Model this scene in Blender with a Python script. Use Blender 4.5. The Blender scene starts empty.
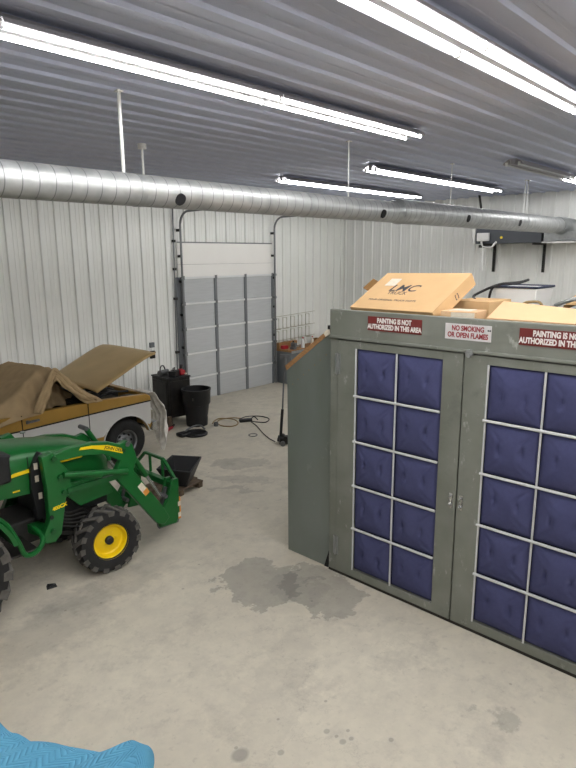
import bpy, bmesh, math, random
from mathutils import Vector, Matrix, Euler, noise
random.seed(7)
PI = math.pi
scene = bpy.context.scene
COL = scene.collection
R = math.radians

# ------------------------------------------------------------------ materials
def lin(c):
    return tuple(((v/255)/12.92 if v/255 <= .04045 else ((v/255+.055)/1.055)**2.4) for v in c)

def mat(name, rgb, rough=.6, metal=0.0, var=.0, vscale=6.0, bump=.0, bscale=40.0, spec=.5, var_rgb=None, stretch=(1, 1, 1)):
    m = bpy.data.materials.new(name); m.use_nodes = True
    nt = m.node_tree; b = nt.nodes['Principled BSDF']
    col = lin(rgb)
    b.inputs['Roughness'].default_value = rough
    b.inputs['Metallic'].default_value = metal
    b.inputs['Specular IOR Level'].default_value = spec
    b.inputs['Base Color'].default_value = (*col, 1)
    if var > 0 or var_rgb or bump > 0:
        tc = nt.nodes.new('ShaderNodeTexCoord'); mp = nt.nodes.new('ShaderNodeMapping')
        mp.inputs['Scale'].default_value = stretch
        nt.links.new(tc.outputs['Object'], mp.inputs['Vector'])
    if var > 0 or var_rgb:
        n = nt.nodes.new('ShaderNodeTexNoise'); n.inputs['Scale'].default_value = vscale; n.inputs['Detail'].default_value = 5
        nt.links.new(mp.outputs['Vector'], n.inputs['Vector'])
        r = nt.nodes.new('ShaderNodeValToRGB')
        c2 = lin(var_rgb) if var_rgb else tuple(v*(1-var) for v in col)
        r.color_ramp.elements[0].position = .35; r.color_ramp.elements[1].position = .65
        r.color_ramp.elements[0].color = (*c2, 1); r.color_ramp.elements[1].color = (*col, 1)
        nt.links.new(n.outputs['Fac'], r.inputs['Fac']); nt.links.new(r.outputs['Color'], b.inputs['Base Color'])
    if bump > 0:
        n2 = nt.nodes.new('ShaderNodeTexNoise'); n2.inputs['Scale'].default_value = bscale; n2.inputs['Detail'].default_value = 3
        nt.links.new(mp.outputs['Vector'], n2.inputs['Vector'])
        bp = nt.nodes.new('ShaderNodeBump'); bp.inputs['Strength'].default_value = bump; bp.inputs['Distance'].default_value = .01
        nt.links.new(n2.outputs['Fac'], bp.inputs['Height']); nt.links.new(bp.outputs['Normal'], b.inputs['Normal'])
    return m

def emis(name, rgb, strength):
    m = bpy.data.materials.new(name); m.use_nodes = True
    b = m.node_tree.nodes['Principled BSDF']
    b.inputs['Base Color'].default_value = (.9, .9, .9, 1)
    b.inputs['Emission Color'].default_value = (*rgb, 1)
    b.inputs['Emission Strength'].default_value = strength
    return m

M = {}
M['wall'] = mat('painted_wall_steel', (240, 241, 237), .42, 0, .04, 1.2)
M['ceil'] = mat('painted_ceiling_steel', (186, 192, 213), .5, 0, .04, 1.5, spec=.3)
M['white'] = mat('white_enamel', (225, 225, 222), .4)
M['whiteboard'] = mat('white_header_board', (247, 245, 240), .5, 0, .02, 2)
M['dooralu'] = mat('mill_aluminium_skin', (200, 203, 205), .40, .25, .08, 9, .1, 120, stretch=(.3, 1, 4))
M['stile'] = mat('dull_steel_stile', (122, 126, 130), .5, .3)
M['rail'] = mat('light_steel_rail', (232, 233, 233), .4, .05)
M['track'] = mat('galvanized_track', (128, 130, 132), .45, .7)
M['galv'] = mat('galvanized_sheet', (170, 173, 173), .38, .75, .18, 14)
M['booth'] = mat('grey_green_booth_paint', (132, 135, 127), .5, .1, .16, 2.2, .05, 30, var_rgb=(118, 121, 112))
M['boothwing'] = mat('blue_green_grey_panel', (124, 131, 127), .38, .25, 0, 1.4, var_rgb=(110, 116, 109), stretch=(1, 1, .35))
M['filter'] = mat('navy_filter_pad', (77, 80, 116), .95, 0, .08, 30, .3, 220, spec=.1)
M['filterline'] = mat('grey_grid_rod', (212, 214, 213), .42, .2)
M['plywood'] = mat('raw_plywood', (166, 124, 80), .8, 0, .25, 18, stretch=(1, 1, 3))
M['card'] = mat('corrugated_cardboard', (214, 178, 132), .85, 0, .06, 4, spec=.15)
M['cardlight'] = mat('pale_cardboard', (222, 186, 146), .85, 0, .05, 4, spec=.15)
M['carddark'] = mat('brown_cardboard', (130, 98, 62), .9, 0, .08, 4, spec=.1)
M['tape'] = mat('printed_white_paper', (224, 214, 196), .6, 0, .12, 30)
M['ink'] = mat('dark_print', (60, 62, 70), .8)
M['signred'] = mat('maroon_sign', (112, 38, 36), .5)
M['signwhite'] = mat('white_sign', (216, 214, 214), .5)
M['redink'] = mat('red_print', (150, 44, 52), .6)
M['lettering'] = mat('white_print', (232, 226, 222), .6)
M['black'] = mat('black_plastic', (26, 27, 30), .5, 0, .2, 8)
M['blacksteel'] = mat('black_painted_steel', (44, 41, 38), .5, .2, .4, 6, var_rgb=(24, 23, 23))
M['rubber'] = mat('black_rubber', (30, 30, 31), .8, 0, .25, 20, .2, 60)
M['tread'] = mat('dusty_tread_rubber', (96, 93, 88), .85, 0, .3, 14, .2, 60)
M['green'] = mat('tractor_green', (18, 96, 40), .3, 0, .10, 3)
M['greendk'] = mat('tractor_green_frame', (16, 82, 36), .4, 0, .15, 5)
M['yellow'] = mat('tractor_yellow', (238, 204, 12), .4)
M['chrome'] = mat('bright_steel', (190, 192, 192), .25, .9)
M['steel'] = mat('grey_steel', (120, 122, 124), .45, .7, .1, 10)
M['dirtsteel'] = mat('dirty_engine_metal', (44, 43, 42), .6, .4, .4, 12)
M['gold'] = mat('gold_truck_paint', (174, 136, 64), .34, .1, .12, 2.5)
M['hoodgold'] = mat('dull_gold_hood_paint', (190, 162, 110), .45, .05, .10, 3)
M['truckwhite'] = mat('white_truck_paint', (206, 205, 202), .35, 0, .04, 2)
M['canvas'] = mat('tan_canvas', (180, 156, 120), .95, 0, .14, 5, .3, 90, spec=.1)
M['rag'] = mat('stained_white_cloth', (240, 236, 228), .95, 0, .2, 12, .3, 60, spec=.1)
M['wood'] = mat('weathered_wood', (104, 88, 72), .85, 0, .35, 9, .3, 30, stretch=(4, 1, 1))
M['benchsteel'] = mat('grey_bench_steel', (112, 117, 120), .5, .3)
M['wire'] = mat('cream_wire', (172, 168, 150), .5)
M['red'] = mat('red_enamel', (170, 34, 44), .4)
M['orange'] = mat('tan_cord', (150, 126, 84), .7)
M['plastictote'] = mat('white_plastic', (236, 236, 233), .45)
M['bluerim'] = mat('dark_blue_plastic', (40, 48, 72), .45)
M['amber'] = mat('amber_lens', (214, 140, 60), .4)
M['dark'] = mat('dark_opening', (14, 14, 18), .9)
M['loft'] = mat('plywood_deck', (150, 120, 84), .8, 0, .15, 6)
M['heater'] = mat('dark_grey_heater_steel', (78, 82, 88), .5, .2, .08, 4)
M['lamp'] = emis('fluorescent_tube', (1.0, .99, .97), 25.0)
M['lampfill'] = emis('brighter_fill_tube', (1.0, .99, .97), 36.0)  # brighter tube for the unseen near rows added as fill light
M['fixture'] = mat('grey_fixture_enamel', (150, 148, 152), .5)
M['lampoff'] = mat('unlit_tube', (190, 192, 196), .3)

def add_scuffs(m, rgb, scale, lo, hi, amount, stretch):
    nt = m.node_tree; b = nt.nodes['Principled BSDF']; src = b.inputs['Base Color'].links[0].from_socket
    tc = nt.nodes.new('ShaderNodeTexCoord'); mp = nt.nodes.new('ShaderNodeMapping'); mp.inputs['Scale'].default_value = stretch
    nt.links.new(tc.outputs['Object'], mp.inputs['Vector'])
    n = nt.nodes.new('ShaderNodeTexNoise'); n.inputs['Scale'].default_value = scale; n.inputs['Detail'].default_value = 8; n.inputs['Roughness'].default_value = .7
    nt.links.new(mp.outputs['Vector'], n.inputs['Vector'])
    mr = nt.nodes.new('ShaderNodeMapRange'); mr.inputs['From Min'].default_value = lo; mr.inputs['From Max'].default_value = hi; mr.inputs['To Max'].default_value = amount
    nt.links.new(n.outputs['Fac'], mr.inputs['Value'])
    x = nt.nodes.new('ShaderNodeMix'); x.data_type = 'RGBA'; nt.links.new(mr.outputs['Result'], x.inputs[0]); nt.links.new(src, x.inputs[6]); x.inputs[7].default_value = (*lin(rgb), 1)
    nt.links.new(x.outputs[2], b.inputs['Base Color'])
add_scuffs(M['booth'], (196, 198, 192), 5, .60, .70, .6, (1, 1.6, 1))
add_scuffs(M['booth'], (92, 96, 90), 3, .58, .75, .5, (1, 1, 1.5))
add_scuffs(M['boothwing'], (160, 166, 162), 7, .62, .72, .5, (1, 1, .5))
add_scuffs(M['gold'], (110, 84, 50), 6, .58, .72, .5, (1, 1, 1))

def duct_mat():
    m = mat('spiral_duct_steel', (184, 187, 186), .42, .6)
    nt = m.node_tree; b = nt.nodes['Principled BSDF']
    tc = nt.nodes.new('ShaderNodeTexCoord'); sp = nt.nodes.new('ShaderNodeSeparateXYZ')
    nt.links.new(tc.outputs['Object'], sp.inputs['Vector'])
    def mth(op, a, bb=None, v=None):
        n = nt.nodes.new('ShaderNodeMath'); n.operation = op
        nt.links.new(a, n.inputs[0])
        if bb is not None: nt.links.new(bb, n.inputs[1])
        elif v is not None: n.inputs[1].default_value = v
        return n.outputs[0]
    s = mth('ADD', mth('MULTIPLY', sp.outputs['X'], v=1/.14), mth('MULTIPLY', sp.outputs['Y'], v=.15))
    fr = mth('FRACT', s)
    line = mth('LESS_THAN', fr, v=.07)
    mix = nt.nodes.new('ShaderNodeMix'); mix.data_type = 'RGBA'
    n = nt.nodes.new('ShaderNodeTexNoise'); n.inputs['Scale'].default_value = 7; nt.links.new(tc.outputs['Object'], n.inputs['Vector'])
    nt.links.new(line, mix.inputs[0])
    rr = nt.nodes.new('ShaderNodeValToRGB'); rr.color_ramp.elements[0].color = (.34, .35, .35, 1); rr.color_ramp.elements[1].color = (.44, .45, .45, 1)
    rr.color_ramp.elements[0].position = .35; rr.color_ramp.elements[1].position = .65
    nt.links.new(n.outputs['Fac'], rr.inputs['Fac']); nt.links.new(rr.outputs['Color'], mix.inputs[6])
    mix.inputs[7].default_value = (.19, .20, .20, 1)
    nt.links.new(mix.outputs[2], b.inputs['Base Color'])
    bp = nt.nodes.new('ShaderNodeBump'); bp.inputs['Strength'].default_value = .6; bp.inputs['Distance'].default_value = .004
    nt.links.new(line, bp.inputs['Height']); nt.links.new(bp.outputs['Normal'], b.inputs['Normal'])
    return m
M['duct'] = duct_mat()

def blanket_mat():
    m = mat('quilted_blue_blanket', (84, 146, 176), .95, spec=.1)
    nt = m.node_tree; b = nt.nodes['Principled BSDF']
    tc = nt.nodes.new('ShaderNodeTexCoord'); sp = nt.nodes.new('ShaderNodeSeparateXYZ')
    nt.links.new(tc.outputs['UV'], sp.inputs['Vector'])
    def mth(op, a, bb=None, v=None):
        n = nt.nodes.new('ShaderNodeMath'); n.operation = op
        nt.links.new(a, n.inputs[0])
        if bb is not None: nt.links.new(bb, n.inputs[1])
        elif v is not None: n.inputs[1].default_value = v
        return n.outputs[0]
    tri = mth('PINGPONG', sp.outputs['X'], v=.024)
    s = mth('SINE', mth('MULTIPLY', mth('ADD', sp.outputs['Y'], tri), v=2*PI/.022))
    s = mth('POWER', mth('ABSOLUTE', s), v=.5)
    bp = nt.nodes.new('ShaderNodeBump'); bp.inputs['Strength'].default_value = .6; bp.inputs['Distance'].default_value = .005
    nt.links.new(s, bp.inputs['Height']); nt.links.new(bp.outputs['Normal'], b.inputs['Normal'])
    n = nt.nodes.new('ShaderNodeTexNoise'); n.inputs['Scale'].default_value = 9; nt.links.new(tc.outputs['Object'], n.inputs['Vector'])
    rr = nt.nodes.new('ShaderNodeValToRGB'); rr.color_ramp.elements[0].color = (*lin((66, 120, 148)), 1); rr.color_ramp.elements[1].color = (*lin((86, 142, 168)), 1)
    nt.links.new(n.outputs['Fac'], rr.inputs['Fac']); nt.links.new(rr.outputs['Color'], b.inputs['Base Color'])
    return m
M['blanket'] = blanket_mat()

def floor_mat():
    m = bpy.data.materials.new('stained_concrete'); m.use_nodes = True
    nt = m.node_tree; b = nt.nodes['Principled BSDF']; L = nt.links
    b.inputs['Specular IOR Level'].default_value = .35
    tc = nt.nodes.new('ShaderNodeTexCoord'); P = tc.outputs['Object']
    def nz(scale, detail=5, rough=.55):
        n = nt.nodes.new('ShaderNodeTexNoise'); n.inputs['Scale'].default_value = scale
        n.inputs['Detail'].default_value = detail; n.inputs['Roughness'].default_value = rough
        L.new(P, n.inputs['Vector']); return n
    def ramp(f, a, bb, ca, cb):
        r = nt.nodes.new('ShaderNodeValToRGB'); r.color_ramp.elements[0].position = a; r.color_ramp.elements[1].position = bb
        r.color_ramp.elements[0].color = (*ca, 1); r.color_ramp.elements[1].color = (*cb, 1); L.new(f, r.inputs['Fac']); return r.outputs['Color']
    def mixc(fac, a, bb, blend='MIX'):
        x = nt.nodes.new('ShaderNodeMix'); x.data_type = 'RGBA'; x.blend_type = blend
        if isinstance(fac, float): x.inputs[0].default_value = fac
        else: L.new(fac, x.inputs[0])
        for i, v in ((6, a), (7, bb)):
            if isinstance(v, tuple): x.inputs[i].default_value = (*v, 1)
            else: L.new(v, x.inputs[i])
        return x.outputs[2]
    def mth(op, a, v=None, bb=None):
        n = nt.nodes.new('ShaderNodeMath'); n.operation = op; L.new(a, n.inputs[0])
        if bb is not None: L.new(bb, n.inputs[1])
        elif v is not None: n.inputs[1].default_value = v
        return n.outputs[0]
    base = ramp(nz(.55, 6).outputs['Fac'], .34, .66, lin((194, 187, 170)), lin((211, 204, 186)))
    base = mixc(ramp(nz(5, 8, .7).outputs['Fac'], .38, .62, (0, 0, 0), (1, 1, 1)), base, mixc(.4, base, lin((176, 170, 158))))
    base = mixc(mth('MULTIPLY', ramp(nz(2.2, 9, .75).outputs['Fac'], .50, .68, (0, 0, 0), (1, 1, 1)), .55), base, lin((158, 152, 141)))
    base = mixc(mth('MULTIPLY', ramp(nz(11, 6, .7).outputs['Fac'], .58, .66, (0, 0, 0), (1, 1, 1)), .25), base, lin((140, 135, 126)))
    # warped coordinates for stains
    wn = nz(2.6, 6, .65)
    sub = nt.nodes.new('ShaderNodeVectorMath'); sub.operation = 'SUBTRACT'; L.new(wn.outputs['Color'], sub.inputs[0]); sub.inputs[1].default_value = (.5, .5, .5)
    sc = nt.nodes.new('ShaderNodeVectorMath'); sc.operation = 'SCALE'; L.new(sub.outputs[0], sc.inputs[0]); sc.inputs['Scale'].default_value = .9
    ad = nt.nodes.new('ShaderNodeVectorMath'); ad.operation = 'ADD'; L.new(P, ad.inputs[0]); L.new(sc.outputs[0], ad.inputs[1])
    stains = [(4.25, 4.40, .45, .50, -25, .40, .95), (4.62, 3.85, .40, .60, -20, .38, .95), (4.42, 4.05, .3, .4, 0, .14, .9), (6.8, 7.5, .55, .28, -40, .26, .9), (6.25, 6.95, .6, .15, -60, .2, .9),
              (5.92, 6.6, .5, .10, -55, .24, .9), (4.1, 1.55, .2, .16, 0, .3, .7), (3.2, 3.1, .9, .25, 30, .08, .9),
              (3.1, 5.6, 1.0, .35, 0, .22, .7), (2.3, 5.3, .8, .4, 10, .22, .7), (4.75, 4.05, .09, .07, 0, .25, .8)]
    for (x, y, rx, ry, a, k, soft) in stains:
        mp = nt.nodes.new('ShaderNodeMapping'); mp.vector_type = 'TEXTURE'
        mp.inputs['Location'].default_value = (x, y, 0); mp.inputs['Rotation'].default_value = (0, 0, R(a)); mp.inputs['Scale'].default_value = (rx, ry, 1)
        L.new(ad.outputs[0], mp.inputs['Vector'])
        le = nt.nodes.new('ShaderNodeVectorMath'); le.operation = 'LENGTH'; L.new(mp.outputs['Vector'], le.inputs[0])
        mr = nt.nodes.new('ShaderNodeMapRange'); mr.inputs['From Min'].default_value = soft; mr.inputs['From Max'].default_value = 1.0
        mr.inputs['To Min'].default_value = k; mr.inputs['To Max'].default_value = 0; L.new(le.outputs['Value'], mr.inputs['Value'])
        base = mixc(mr.outputs['Result'], base, lin((92, 92, 92)))
    # crisp drip spots
    spots = [(2.476, 2.81, .075, .5)] + [(3.0+random.uniform(-.55, .55), 2.45+random.uniform(-.6, .6), random.uniform(.012, .032), .4) for _ in range(16)]
    for (x, y, r, k) in spots:
        mp = nt.nodes.new('ShaderNodeMapping'); mp.vector_type = 'TEXTURE'
        mp.inputs['Location'].default_value = (x, y, 0); mp.inputs['Scale'].default_value = (r, r*.85, 1)
        L.new(P, mp.inputs['Vector'])
        le = nt.nodes.new('ShaderNodeVectorMath'); le.operation = 'LENGTH'; L.new(mp.outputs['Vector'], le.inputs[0])
        mr = nt.nodes.new('ShaderNodeMapRange'); mr.inputs['From Min'].default_value = .7; mr.inputs['From Max'].default_value = 1.1
        mr.inputs['To Min'].default_value = k; mr.inputs['To Max'].default_value = 0; L.new(le.outputs['Value'], mr.inputs['Value'])
        base = mixc(mr.outputs['Result'], base, lin((96, 94, 92)))
    # scattered specks
    vo = nt.nodes.new('ShaderNodeTexVoronoi'); vo.inputs['Scale'].default_value = 3.2; vo.inputs['Randomness'].default_value = 1; L.new(P, vo.inputs['Vector'])
    sp = mth('LESS_THAN', vo.outputs['Distance'], .05)
    gate = mth('GREATER_THAN', nz(.9, 2).outputs['Fac'], .53)
    f = mth('MULTIPLY', mth('MULTIPLY', sp, None, gate), .38)
    base = mixc(f, base, lin((100, 96, 92)))
    # long hairline crack
    wv = nt.nodes.new('ShaderNodeTexVoronoi'); wv.feature = 'DISTANCE_TO_EDGE'; wv.inputs['Scale'].default_value = .28; L.new(ad.outputs[0], wv.inputs['Vector'])
    cr = mth('MULTIPLY', mth('LESS_THAN', wv.outputs['Distance'], .0016), .14)
    base = mixc(cr, base, lin((110, 106, 100)))
    L.new(base, b.inputs['Base Color'])
    L.new(ramp(nz(1.4, 5).outputs['Fac'], .3, .7, (.55, .55, .55), (.8, .8, .8)), b.inputs['Roughness'])
    bp = nt.nodes.new('ShaderNodeBump'); bp.inputs['Strength'].default_value = .12; bp.inputs['Distance'].default_value = .01
    L.new(nz(30, 6).outputs['Fac'], bp.inputs['Height']); L.new(bp.outputs['Normal'], b.inputs['Normal'])
    return m
M['floor'] = floor_mat()

# ------------------------------------------------------------------ helpers
def world_matrix(o):
    m = o.matrix_basis.copy()
    while o.parent:
        o = o.parent; m = o.matrix_basis @ m
    return m

class MB:
    def __init__(self): self.bm = bmesh.new()
    def box(self, lo, hi, mtx=None):
        lo = Vector(lo); hi = Vector(hi); c = (lo+hi)/2; s = hi-lo
        m = Matrix.Translation(c) @ Matrix.Diagonal((abs(s.x), abs(s.y), abs(s.z), 1))
        if mtx: m = mtx @ m
        bmesh.ops.create_cube(self.bm, size=1, matrix=m); return self
    def cyl(self, p0, p1, r0, r1=None, seg=16):
        p0 = Vector(p0); p1 = Vector(p1); r1 = r0 if r1 is None else r1; d = p1-p0
        q = d.to_track_quat('Z', 'Y').to_matrix().to_4x4()
        bmesh.ops.create_cone(self.bm, cap_ends=True, segments=seg, radius1=r0, radius2=r1, depth=d.length, matrix=Matrix.Translation((p0+p1)/2) @ q); return self
    def bar(self, p0, p1, w, h, up=(0, 0, 1)):
        p0 = Vector(p0); p1 = Vector(p1); d = (p1-p0); z = d.normalized(); u = Vector(up)
        x = u.cross(z)
        if x.length < 1e-4: x = Vector((1, 0, 0)).cross(z)
        x.normalize(); y = z.cross(x)
        m = Matrix((x, y, z)).transposed().to_4x4(); m.translation = (p0+p1)/2
        bmesh.ops.create_cube(self.bm, size=1, matrix=m @ Matrix.Diagonal((w, h, d.length, 1))); return self
    def tube(self, pts, r, seg=8, closed=False):
        pts = [Vector(p) for p in pts]; n = len(pts); rings = []
        up = Vector((0, 0, 1))
        for i, p in enumerate(pts):
            a = pts[(i-1) % n] if (closed or i > 0) else p; b = pts[(i+1) % n] if (closed or i < n-1) else p
            t = (b-a).normalized(); x = up.cross(t)
            if x.length < .05: x = Vector((1, 0, 0)).cross(t)
            x.normalize(); y = t.cross(x)
            rr = r[i] if isinstance(r, (list, tuple)) else r
            rings.append([self.bm.verts.new(p+rr*(math.cos(2*PI*k/seg)*x+math.sin(2*PI*k/seg)*y)) for k in range(seg)])
        for i in range(n if closed else n-1):
            A, B = rings[i], rings[(i+1) % n]
            for k in range(seg): self.bm.faces.new((A[k], A[(k+1) % seg], B[(k+1) % seg], B[k]))
        if not closed:
            self.bm.faces.new(rings[0][::-1]); self.bm.faces.new(rings[-1])
        return self
    def lathe(self, prof, origin=(0, 0, 0), axis=(0, 0, 1), seg=32, closed=False):
        q = Vector(axis).to_track_quat('Z', 'Y').to_matrix().to_4x4(); m = Matrix.Translation(Vector(origin)) @ q
        rings = []
        for (r, z) in prof:
            if r < 1e-6: rings.append([self.bm.verts.new(m @ Vector((0, 0, z)))])
            else: rings.append([self.bm.verts.new(m @ Vector((r*math.cos(2*PI*k/seg), r*math.sin(2*PI*k/seg), z))) for k in range(seg)])
        pr = list(zip(rings, rings[1:]))
        if closed: pr.append((rings[-1], rings[0]))
        for A, B in pr:
            for k in range(seg):
                k2 = (k+1) % seg
                if len(A) == 1 and len(B) == 1: continue
                if len(A) == 1: self.bm.faces.new((A[0], B[k2], B[k]))
                elif len(B) == 1: self.bm.faces.new((A[k], A[k2], B[0]))
                else: self.bm.faces.new((A[k], A[k2], B[k2], B[k]))
        return self
    def prism(self, poly, f0, f1):
        """poly: 2-D points; f0/f1 map a 2-D point to the two end faces"""
        A = [self.bm.verts.new(f0(p)) for p in poly]; B = [self.bm.verts.new(f1(p)) for p in poly]
        n = len(poly); self.bm.faces.new(A); self.bm.faces.new(B[::-1])
        for i in range(n): self.bm.faces.new((A[i], B[i], B[(i+1) % n], A[(i+1) % n]))
        return self
    def prism_y(self, poly, y0, y1): return self.prism(poly, lambda p: (p[0], y0, p[1]), lambda p: (p[0], y1, p[1]))
    def prism_x(self, poly, x0, x1): return self.prism(poly, lambda p: (x0, p[0], p[1]), lambda p: (x1, p[0], p[1]))
    def grid(self, fn, nu, nv, uv=None):
        V = [[self.bm.verts.new(fn(i/nu, j/nv)) for j in range(nv+1)] for i in range(nu+1)]
        lay = self.bm.loops.layers.uv.verify() if uv else None
        for i in range(nu):
            for j in range(nv):
                f = self.bm.faces.new((V[i][j], V[i+1][j], V[i+1][j+1], V[i][j+1])); f.smooth = True
                if uv:
                    for l, (a, b) in zip(f.loops, ((i, j), (i+1, j), (i+1, j+1), (i, j+1))): l[lay].uv = uv(a/nu, b/nv)
        return self
    def hexa(self, P):
        """eight corners: bottom 4 ccw then top 4"""
        v = [self.bm.verts.new(p) for p in P]
        for f in ((3, 2, 1, 0), (4, 5, 6, 7), (0, 1, 5, 4), (1, 2, 6, 5), (2, 3, 7, 6), (3, 0, 4, 7)): self.bm.faces.new([v[i] for i in f])
        return self
    def build(self, name, m, parent=None, bevel=0, smooth=35, solid=0, local=False, subsurf=0, loc=None):
        bm = self.bm
        bmesh.ops.recalc_face_normals(bm, faces=bm.faces[:])
        if parent and not local:
            bmesh.ops.transform(bm, matrix=world_matrix(parent).inverted(), verts=bm.verts[:])
        if loc is not None:
            bmesh.ops.translate(bm, vec=-Vector(loc), verts=bm.verts[:])
        me = bpy.data.meshes.new(name); bm.to_mesh(me); bm.free()
        me.materials.append(m if not isinstance(m, str) else M[m])
        if smooth:
            me.polygons.foreach_set('use_smooth', [True]*len(me.polygons)); me.set_sharp_from_angle(angle=R(smooth))
        o = bpy.data.objects.new(name, me); COL.objects.link(o)
        if parent: o.parent = parent
        if loc is not None: o.location = loc
        if solid:
            s = o.modifiers.new('thickness', 'SOLIDIFY'); s.thickness = solid; s.offset = 0
        if bevel:
            b = o.modifiers.new('bevel', 'BEVEL'); b.width = bevel; b.segments = 2; b.limit_method = 'ANGLE'; b.angle_limit = R(40)
        if subsurf:
            s = o.modifiers.new('subd', 'SUBSURF'); s.levels = subsurf; s.render_levels = subsurf
        return o

def thing(name, label, cat, loc=(0, 0, 0), rz=0, group=None):
    o = bpy.data.objects.new(name, None); COL.objects.link(o)
    o.location = loc; o.rotation_euler = (0, 0, rz); o.empty_display_size = .1
    return tag(o, label, cat, group)
def tag(o, label, cat, group=None):
    o['label'] = label; o['category'] = cat
    if group: o['group'] = group
    return o
def structure(o):
    o['kind'] = 'structure'; return o
def copy_tree(o, parent=None):
    c = o.copy(); COL.objects.link(c)
    if parent: c.parent = parent
    for ch in list(o.children): copy_tree(ch, c)
    return c
def text_mb(body, size, mtx, sx=1.0, bold=0.0, align='CENTER', shear=0):
    """flat lettering as mesh data transformed by mtx (local x along the line, y up)"""
    cu = bpy.data.curves.new('lettering', 'FONT'); cu.body = body; cu.size = size; cu.align_x = align; cu.align_y = 'CENTER'
    cu.offset = bold; cu.extrude = .0006; cu.space_line = .95; cu.shear = shear
    ob = bpy.data.objects.new('lettering_source', cu); COL.objects.link(ob)
    dg = bpy.context.evaluated_depsgraph_get(); me = bpy.data.meshes.new_from_object(ob.evaluated_get(dg))
    mb = MB(); mb.bm.from_mesh(me)
    bmesh.ops.transform(mb.bm, matrix=mtx @ Matrix.Diagonal((sx, 1, 1, 1)), verts=mb.bm.verts[:])
    bpy.data.objects.remove(ob); bpy.data.meshes.remove(me)
    return mb
def frame(o, x, y):
    """matrix with origin o and in-plane axes x,y"""
    x = Vector(x).normalized(); y = Vector(y); y = (y-x*y.dot(x)).normalized(); z = x.cross(y)
    m = Matrix((x, y, z)).transposed().to_4x4(); m.translation = Vector(o); return m
def interp(x, pts):
    if x <= pts[0][0]: return pts[0][1]
    for (a, b), (c, d) in zip(pts, pts[1:]):
        if x <= c: return b+(d-b)*(x-a)/(c-a)
    return pts[-1][1]
def smooth_path(pts, n=6):
    pts = [Vector(p) for p in pts]; out = []
    for i in range(len(pts)-1):
        p0 = pts[max(i-1, 0)]; p1 = pts[i]; p2 = pts[i+1]; p3 = pts[min(i+2, len(pts)-1)]
        for k in range(n):
            t = k/n
            out.append(.5*((2*p1)+(-p0+p2)*t+(2*p0-5*p1+4*p2-p3)*t*t+(-p0+3*p1-3*p2+p3)*t**3))
    return out+[pts[-1]]

# ------------------------------------------------------------------ the setting
XL, XR, YF, YB, ZC = -4.0, 15.42, -5.0, 11.89, 5.08
structure(MB().box((XL-.1, YF-.1, -.1), (XR+.1, YB+.1, 0)).build('floor', 'floor', smooth=0))

RP = .333
def rib_profile(length, start=0.0):
    """(distance along, height of the rib) list for ribbed steel"""
    pts = []; s = start-RP
    while s < length+RP:
        for (d, h) in ((0, 0), (.014, .038), (.056, .038), (.070, 0), (.145, 0), (.152, .006), (.168, .006), (.175, 0), (.226, 0), (.233, .006), (.249, .006), (.256, 0)):
            if 0 <= s+d <= length: pts.append((s+d, h))
        s += RP
    return [(0, 0)]+pts+[(length, 0)]
def ribbed(mb, f, length, t0, t1, start=0.0, prof=None):
    prof = prof or rib_profile(length, start); prev = None
    for (s, h) in prof:
        a = mb.bm.verts.new(f(s, h, t0)); b = mb.bm.verts.new(f(s, h, t1))
        if prev: mb.bm.faces.new((prev[0], a, b, prev[1]))
        prev = (a, b)
DX0, DX1, DZ, HZ = 8.95, 12.08, 3.10, 3.91
mb = MB()
off = (4.936-XL-.034) % RP
ribbed(mb, lambda s, h, t: (XL+s, YB-h, t), DX0-.06-XL, 0, ZC, off)
ribbed(mb, lambda s, h, t: (DX1+.05+s, YB-h, t), XR-DX1-.05, 0, ZC, .1)
ribbed(mb, lambda s, h, t: (DX0-.06+s, YB-h, t), DX1-DX0+.11, HZ, ZC, .24)
structure(mb.build('wall_back', 'wall', smooth=0))
mb = MB(); ribbed(mb, lambda s, h, t: (XR-h, YF+s, t), YB-YF, 0, ZC, .12)
structure(mb.build('wall_right', 'wall', smooth=0))
mb = MB(); ribbed(mb, lambda s, h, t: (XL+h, YF+s, t), YB-YF, 0, ZC, .12)
structure(mb.build('wall_left', 'wall', smooth=0))
mb = MB(); ribbed(mb, lambda s, h, t: (XL+s, YF+h, t), XR-XL, 0, ZC, .12)
structure(mb.build('wall_front', 'wall', smooth=0))
mb = MB(); cp = [(0, 0)]
k = .06
while k < YB-YF-.3:
    cp += [(k, 0), (k+.022, .024), (k+.082, .024), (k+.104, 0), (k+.19, 0), (k+.20, .004), (k+.235, .004), (k+.245, 0)]; k += RP
ribbed(mb, lambda s, h, t: (t, YF+s, ZC-h), YB-YF, XL, XR, prof=cp+[(YB-YF, 0)])
structure(mb.build('ceiling', 'ceil', smooth=0))
# raised header boards over the overhead door and the jamb trim
structure(MB().box((DX0-.07, YB-.05, DZ), (DX1+.06, YB-.015, 3.40)).build('trim_1', 'whiteboard', bevel=.004))
structure(MB().box((DX0-.07, YB-.045, 3.404), (DX1+.06, YB-.015, HZ)).build('trim_2', 'whiteboard', bevel=.004))
structure(MB().box((DX0-.14, YB-.05, 0), (DX0, YB-.015, DZ)).box((DX1, YB-.05, 0), (DX1+.10, YB-.015, DZ)).build('trim_3', 'stile', bevel=.004))
structure(MB().box((DX0-.06, YB-.04, HZ), (DX1+.05, YB-.03, HZ+.03)).build('trim_4', 'track'))

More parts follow.
